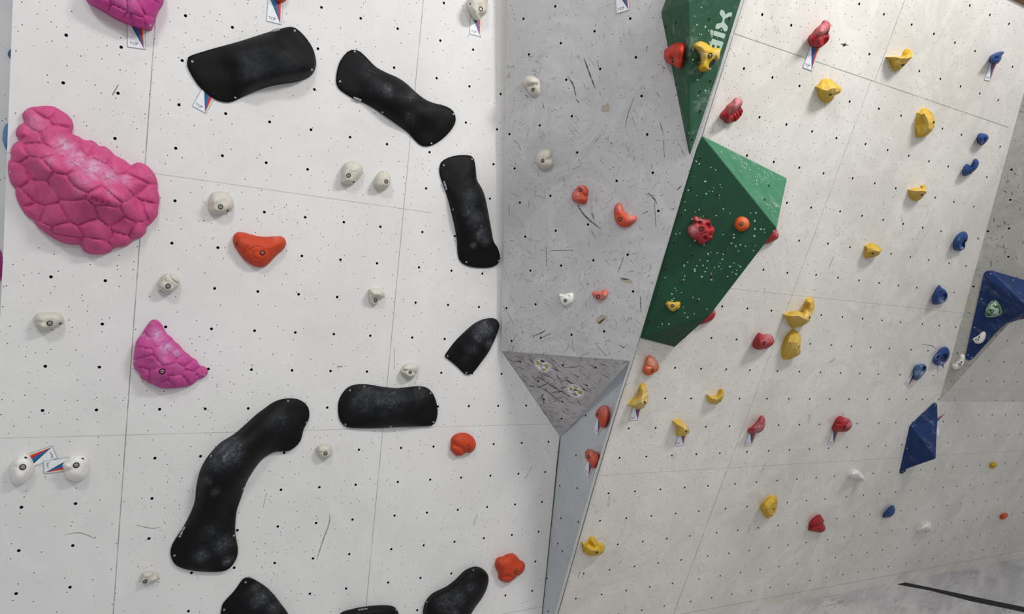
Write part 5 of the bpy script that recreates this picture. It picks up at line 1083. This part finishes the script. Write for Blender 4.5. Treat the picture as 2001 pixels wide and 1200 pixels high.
# ================================================================== scuffs and chipped paint (shapes of their own on the boards)
def rub(name, c, lo=0.34, hi=0.50, sc=150):
    """broken rubber mark: only the high grain of the paint took the rubber"""
    if name in MATS: return MATS[name]
    k = NT(name); k.b.inputs['Base Color'].default_value = c; k.b.inputs['Roughness'].default_value = 0.7
    tr = k.n.new('ShaderNodeBsdfTransparent'); mx = k.n.new('ShaderNodeMixShader')
    g = k.math('MULTIPLY', k.step(k.noise(sc, 4, rough=0.7), lo, hi), k.step(k.noise(28, 3), 0.34, 0.50, 0.45, 1.0))
    k.L(g, mx.inputs[0]); k.L(tr.outputs[0], mx.inputs[1]); k.L(k.b.outputs[0], mx.inputs[2]); k.L(mx.outputs[0], k.n['Material Output'].inputs['Surface'])
    MATS[name] = k.m; return k.m
SCF = rub('rubber_scuff', lin((66, 66, 68))); SCFL = rub('rubber_scuff_faint', lin((104, 103, 104))); SCK = rub('rubber_scuff_black', lin((34, 33, 34)), .28, .42)
SCW = rub('rubber_scuff_on_white', lin((140, 138, 136)))
def scuffs(parent_name, pl, strokes, mat, name='scuff_mark'):
    v, f = [], []
    for pts, w in strokes:
        q = [pl.uv(x, y) for x, y in pts]
        if len(q) > 2: q = [np.array(p) for p in _open_smooth(q)]
        n = len(q); k = len(v)
        for i, p in enumerate(q):
            d = unit(q[min(i + 1, n - 1)] - q[max(i - 1, 0)]); nn = np.array([-d[1], d[0]]); ww = w * .5 * math.sin(math.pi * (i + .35) / (n - .3)) ** .7
            jit = 1 + .5 * noise.noise(Vector((p[0] * 60, p[1] * 60, 0)))
            v += [(*(p + nn * ww * jit), .0006), (*(p - nn * ww * jit), .0006)]
        for i in range(n - 1): f.append((k + 2 * i, k + 2 * i + 1, k + 2 * i + 3, k + 2 * i + 2))
    o = mesh_obj(name, v, f, mat, pl.mat(), bpy.data.objects[parent_name], False); o['kind'] = 'stuff'; return o
def _open_smooth(q):
    out = []; N = len(q)
    for i in range(N - 1):
        a, b, c, d = q[max(i - 1, 0)], q[i], q[i + 1], q[min(i + 2, N - 1)]
        for t in np.linspace(0, 1, 6, endpoint=False): out.append(.5 * ((2 * b) + (-a + c) * t + (2 * a - 5 * b + 4 * c - d) * t * t + (-a + 3 * b - 3 * c + d) * t ** 3))
    out.append(q[-1]); return out
Z = lambda z, *s: [(zc(z, p), w) for p, w in s]
zt = (1030, 690, 12.0)
scuffs('wall_middle_underside', PT, Z(zt, ([(200, 515), (400, 640), (560, 760), (820, 910), (1010, 1030)], .007), ([(900, 625), (990, 675), (1100, 735)], .008), ([(390, 450), (500, 530), (620, 610), (640, 680)], .005), ([(190, 680), (300, 800), (470, 900), (640, 1030), (830, 1140)], .005),
       ([(50, 765), (120, 775), (195, 805)], .006), ([(390, 940), (350, 1020), (320, 1070)], .006), ([(370, 1060), (390, 1130), (400, 1200)], .006), ([(560, 925), (700, 910), (860, 895)], .005), ([(1240, 820), (1340, 860), (1440, 900)], .006), ([(0, 245), (90, 300)], .006), ([(30, 130), (150, 230), (200, 320)], .004),
       ([(260, 480), (400, 545)], .005), ([(540, 700), (700, 830)], .004), ([(870, 950), (1000, 1010)], .005), ([(440, 830), (430, 880)], .006), ([(1240, 80), (1280, 150)], .005), ([(820, 330), (1080, 345)], .003)), SCK)
rs = random.Random(5); st = []
for i in range(260):
    x, y = rs.uniform(985, 1225), rs.uniform(690, 850)
    a = rs.gauss(.52, .22); L = rs.uniform(4, 22)
    p = [(x, y), (x + L * .5 * math.cos(a), y + L * .5 * math.sin(a) + rs.uniform(-1, 1)), (x + L * math.cos(a), y + L * math.sin(a))]
    tri = np.array([(984, 690), (1222, 708), (1094, 848)])
    if inside(np.array(p), tri).all(): st.append((p, rs.uniform(.002, .0055)))
scuffs('wall_middle_underside', PT, st[::2], SCF); scuffs('wall_middle_underside', PT, st[1::2], rub('scuff_mid', lin((78, 77, 79)), .28, .42))
scuffs('wall_middle', PG, Z(r7, ([(570, 395), (600, 450), (660, 515), (750, 585)], .010), ([(335, 710), (338, 860)], .005), ([(1100, 310), (1150, 360), (1170, 400)], .007), ([(1060, 470), (1100, 450)], .005), ([(55, 400), (60, 480)], .004), ([(1045, 1090), (1048, 1170)], .006), ([(210, 370), (200, 420)], .004), ([(370, 745), (540, 742)], .004), ([(1320, 290), (1350, 260)], .007), ([(1150, 380), (1160, 560)], .004), ([(920, 790), (880, 900)], .004), ([(1270, 440), (1300, 430)], .006)) +
       Z(r3, ([(620, 435), (650, 520), (680, 600), (705, 665)], .009), ([(500, 580), (540, 640), (560, 730)], .008), ([(722, 450), (730, 505)], .006), ([(560, 745), (585, 775)], .006), ([(85, 1050), (125, 1080), (150, 1140)], .003), ([(1088, 350), (1092, 390)], .004), ([(1000, 720), (950, 860), (930, 960)], .003), ([(1215, 1050), (1225, 1180)], .004)) +
       Z(s3, ([(235, 250), (300, 225), (330, 205)], .006), ([(235, 240), (240, 265)], .006), ([(290, 265), (370, 230)], .006), ([(10, 20), (90, 150)], .003), ([(905, 335), (930, 330)], .008), ([(700, 300), (790, 400)], .003), ([(1045, 20), (1050, 70)], .004)), rub('scuff_grey', lin((78, 78, 80))))
gst = []
for i in range(760):
    x = rs.uniform(990, 1400); y = 690 * rs.random() ** .75
    if rs.random() > .35 + .6 * (y / 700): continue
    if x > 1440 - .30 * y: continue
    a = rs.choice([rs.gauss(1.3, .5), rs.gauss(.7, .5), rs.gauss(2.4, .5)]); L = rs.uniform(2, 12) * (1 if rs.random() < .85 else 2.0)
    gst.append(([(x, y), (x + L * math.cos(a), y + L * math.sin(a))], rs.uniform(.0010, .0030)))
scuffs('wall_middle', PG, gst[::2], SCFL); scuffs('wall_middle', PG, gst[1::2], rub('scuff_grey2', lin((84, 83, 84))))
g2 = []
for i in range(150):
    x = rs.uniform(1850, 2001); y = rs.uniform(250, 760); a = rs.gauss(1.2, .7); L = rs.uniform(2, 9)
    if not (1832 + (785 - y) * .285 < x < 1832 + (785 - y) * .95): continue
    g2.append(([(x, y), (x + L * math.cos(a), y + L * math.sin(a))], rs.uniform(.003, .008)))
scuffs('wall_far_right', PG2, g2, rub('scuff_far', lin((84, 83, 82))))
w2 = Z(s4, ([(535, 450), (585, 415)], .008), ([(1230, 312), (1300, 320), (1340, 345)], .006), ([(990, 180), (1005, 130)], .004), ([(215, 760), (260, 715)], .005)) + Z((1481, 888, 1 / .26), ([(20, 140), (60, 60)], .004), ([(235, 300), (260, 240)], .004), ([(640, 720), (720, 590)], .005), ([(980, 850), (1040, 780)], .006), ([(270, 750), (330, 680)], .005)) + Z(r8, ([(530, 880), (570, 790)], .006), ([(950, 400), (940, 370)], .004), ([(1010, 350), (1040, 320)], .004), ([(1080, 480), (1090, 590)], .004)) + Z((980, 888, 1 / .26), ([(885, 820), (900, 800)], .008), ([(575, 930), (590, 880)], .006), ([(600, 930), (620, 905)], .006), ([(1850, 600), (1870, 520)], .005))
scuffs('wall_right', P2, w2, SCW)
w1 = Z(t2, ([(555, 450), (550, 520), (510, 630), (455, 800)], .007), ([(1665, 440), (1635, 530)], .004), ([(205, 890), (222, 875)], .004), ([(80, 290), (55, 400)], .004)) + Z((0, 0, 1 / .26), ([(890, 635), (845, 715)], .008), ([(1580, 75), (1580, 105)], .004)) + Z((980, 888, 1 / .26), ([(230, 90), (175, 185)], .005)) + Z((0, 888, 1 / .26), ([(480, 605), (600, 590), (720, 635)], .004), ([(1020, 530), (1140, 555), (1210, 545)], .004)) + Z(s2, ([(610, 480), (650, 478)], .008), ([(1042, 340), (1040, 500)], .004))
scuffs('wall_left', P1, w1, SCW)
# bare timber where the grey paint has flaked off
CH = flat('flaked_paint_wood', lin((178, 168, 152)), .8); CHD = flat('flaked_paint_gouge', lin((92, 70, 58)), .8)
def chip(parent, pl, pts, m=None): return decal(bpy.data.objects[parent], pl, smooth_outline(pts, 20), m or CH, 'flaked_paint', .0005)
chip('wall_middle', PG, zc(r3, [(752, 838), (758, 790), (775, 795), (800, 770), (812, 800), (806, 838), (780, 842)]))
chip('wall_middle', PG, zc(r3, [(800, 1090), (820, 1075), (838, 1085), (836, 1112), (818, 1106)]), flat('flaked_paint_pale', lin((188, 184, 174)), .8))
chip('wall_middle', PG, zc(r7, [(893, 945), (930, 950), (975, 965), (985, 985), (960, 992), (900, 972)])); chip('wall_middle', PG, zc(r7, [(900, 952), (940, 957), (962, 964), (930, 966), (905, 962)]), CHD)
chip('wall_middle', PG, zc(s3, [(710, 140), (725, 105), (760, 92), (795, 98), (790, 120), (750, 155), (725, 158)])); chip('wall_middle', PG, zc(s3, [(725, 150), (755, 125), (780, 112), (765, 132), (740, 155)]), CHD)
chip('wall_middle', PG, zc(s3, [(495, 185), (520, 175), (560, 182), (530, 195), (500, 195)]), flat('flaked_paint_pale', lin((188, 184, 174)), .8))
chip('wall_far_right', PG2, [(1884, 588), (1890, 585), (1901, 586), (1901, 596), (1895, 602), (1896, 612), (1892, 614), (1889, 600), (1884, 594)])
# torn star-shaped hole near the topmost red hold
decal(bpy.data.objects['wall_right'], P2, zc((1560, 20, 10.0), [(815, 668), (850, 650), (885, 658), (930, 632), (915, 660), (990, 690), (910, 682), (895, 700), (872, 725), (875, 690), (845, 668)]), SCK, 'torn_hole', .0005)
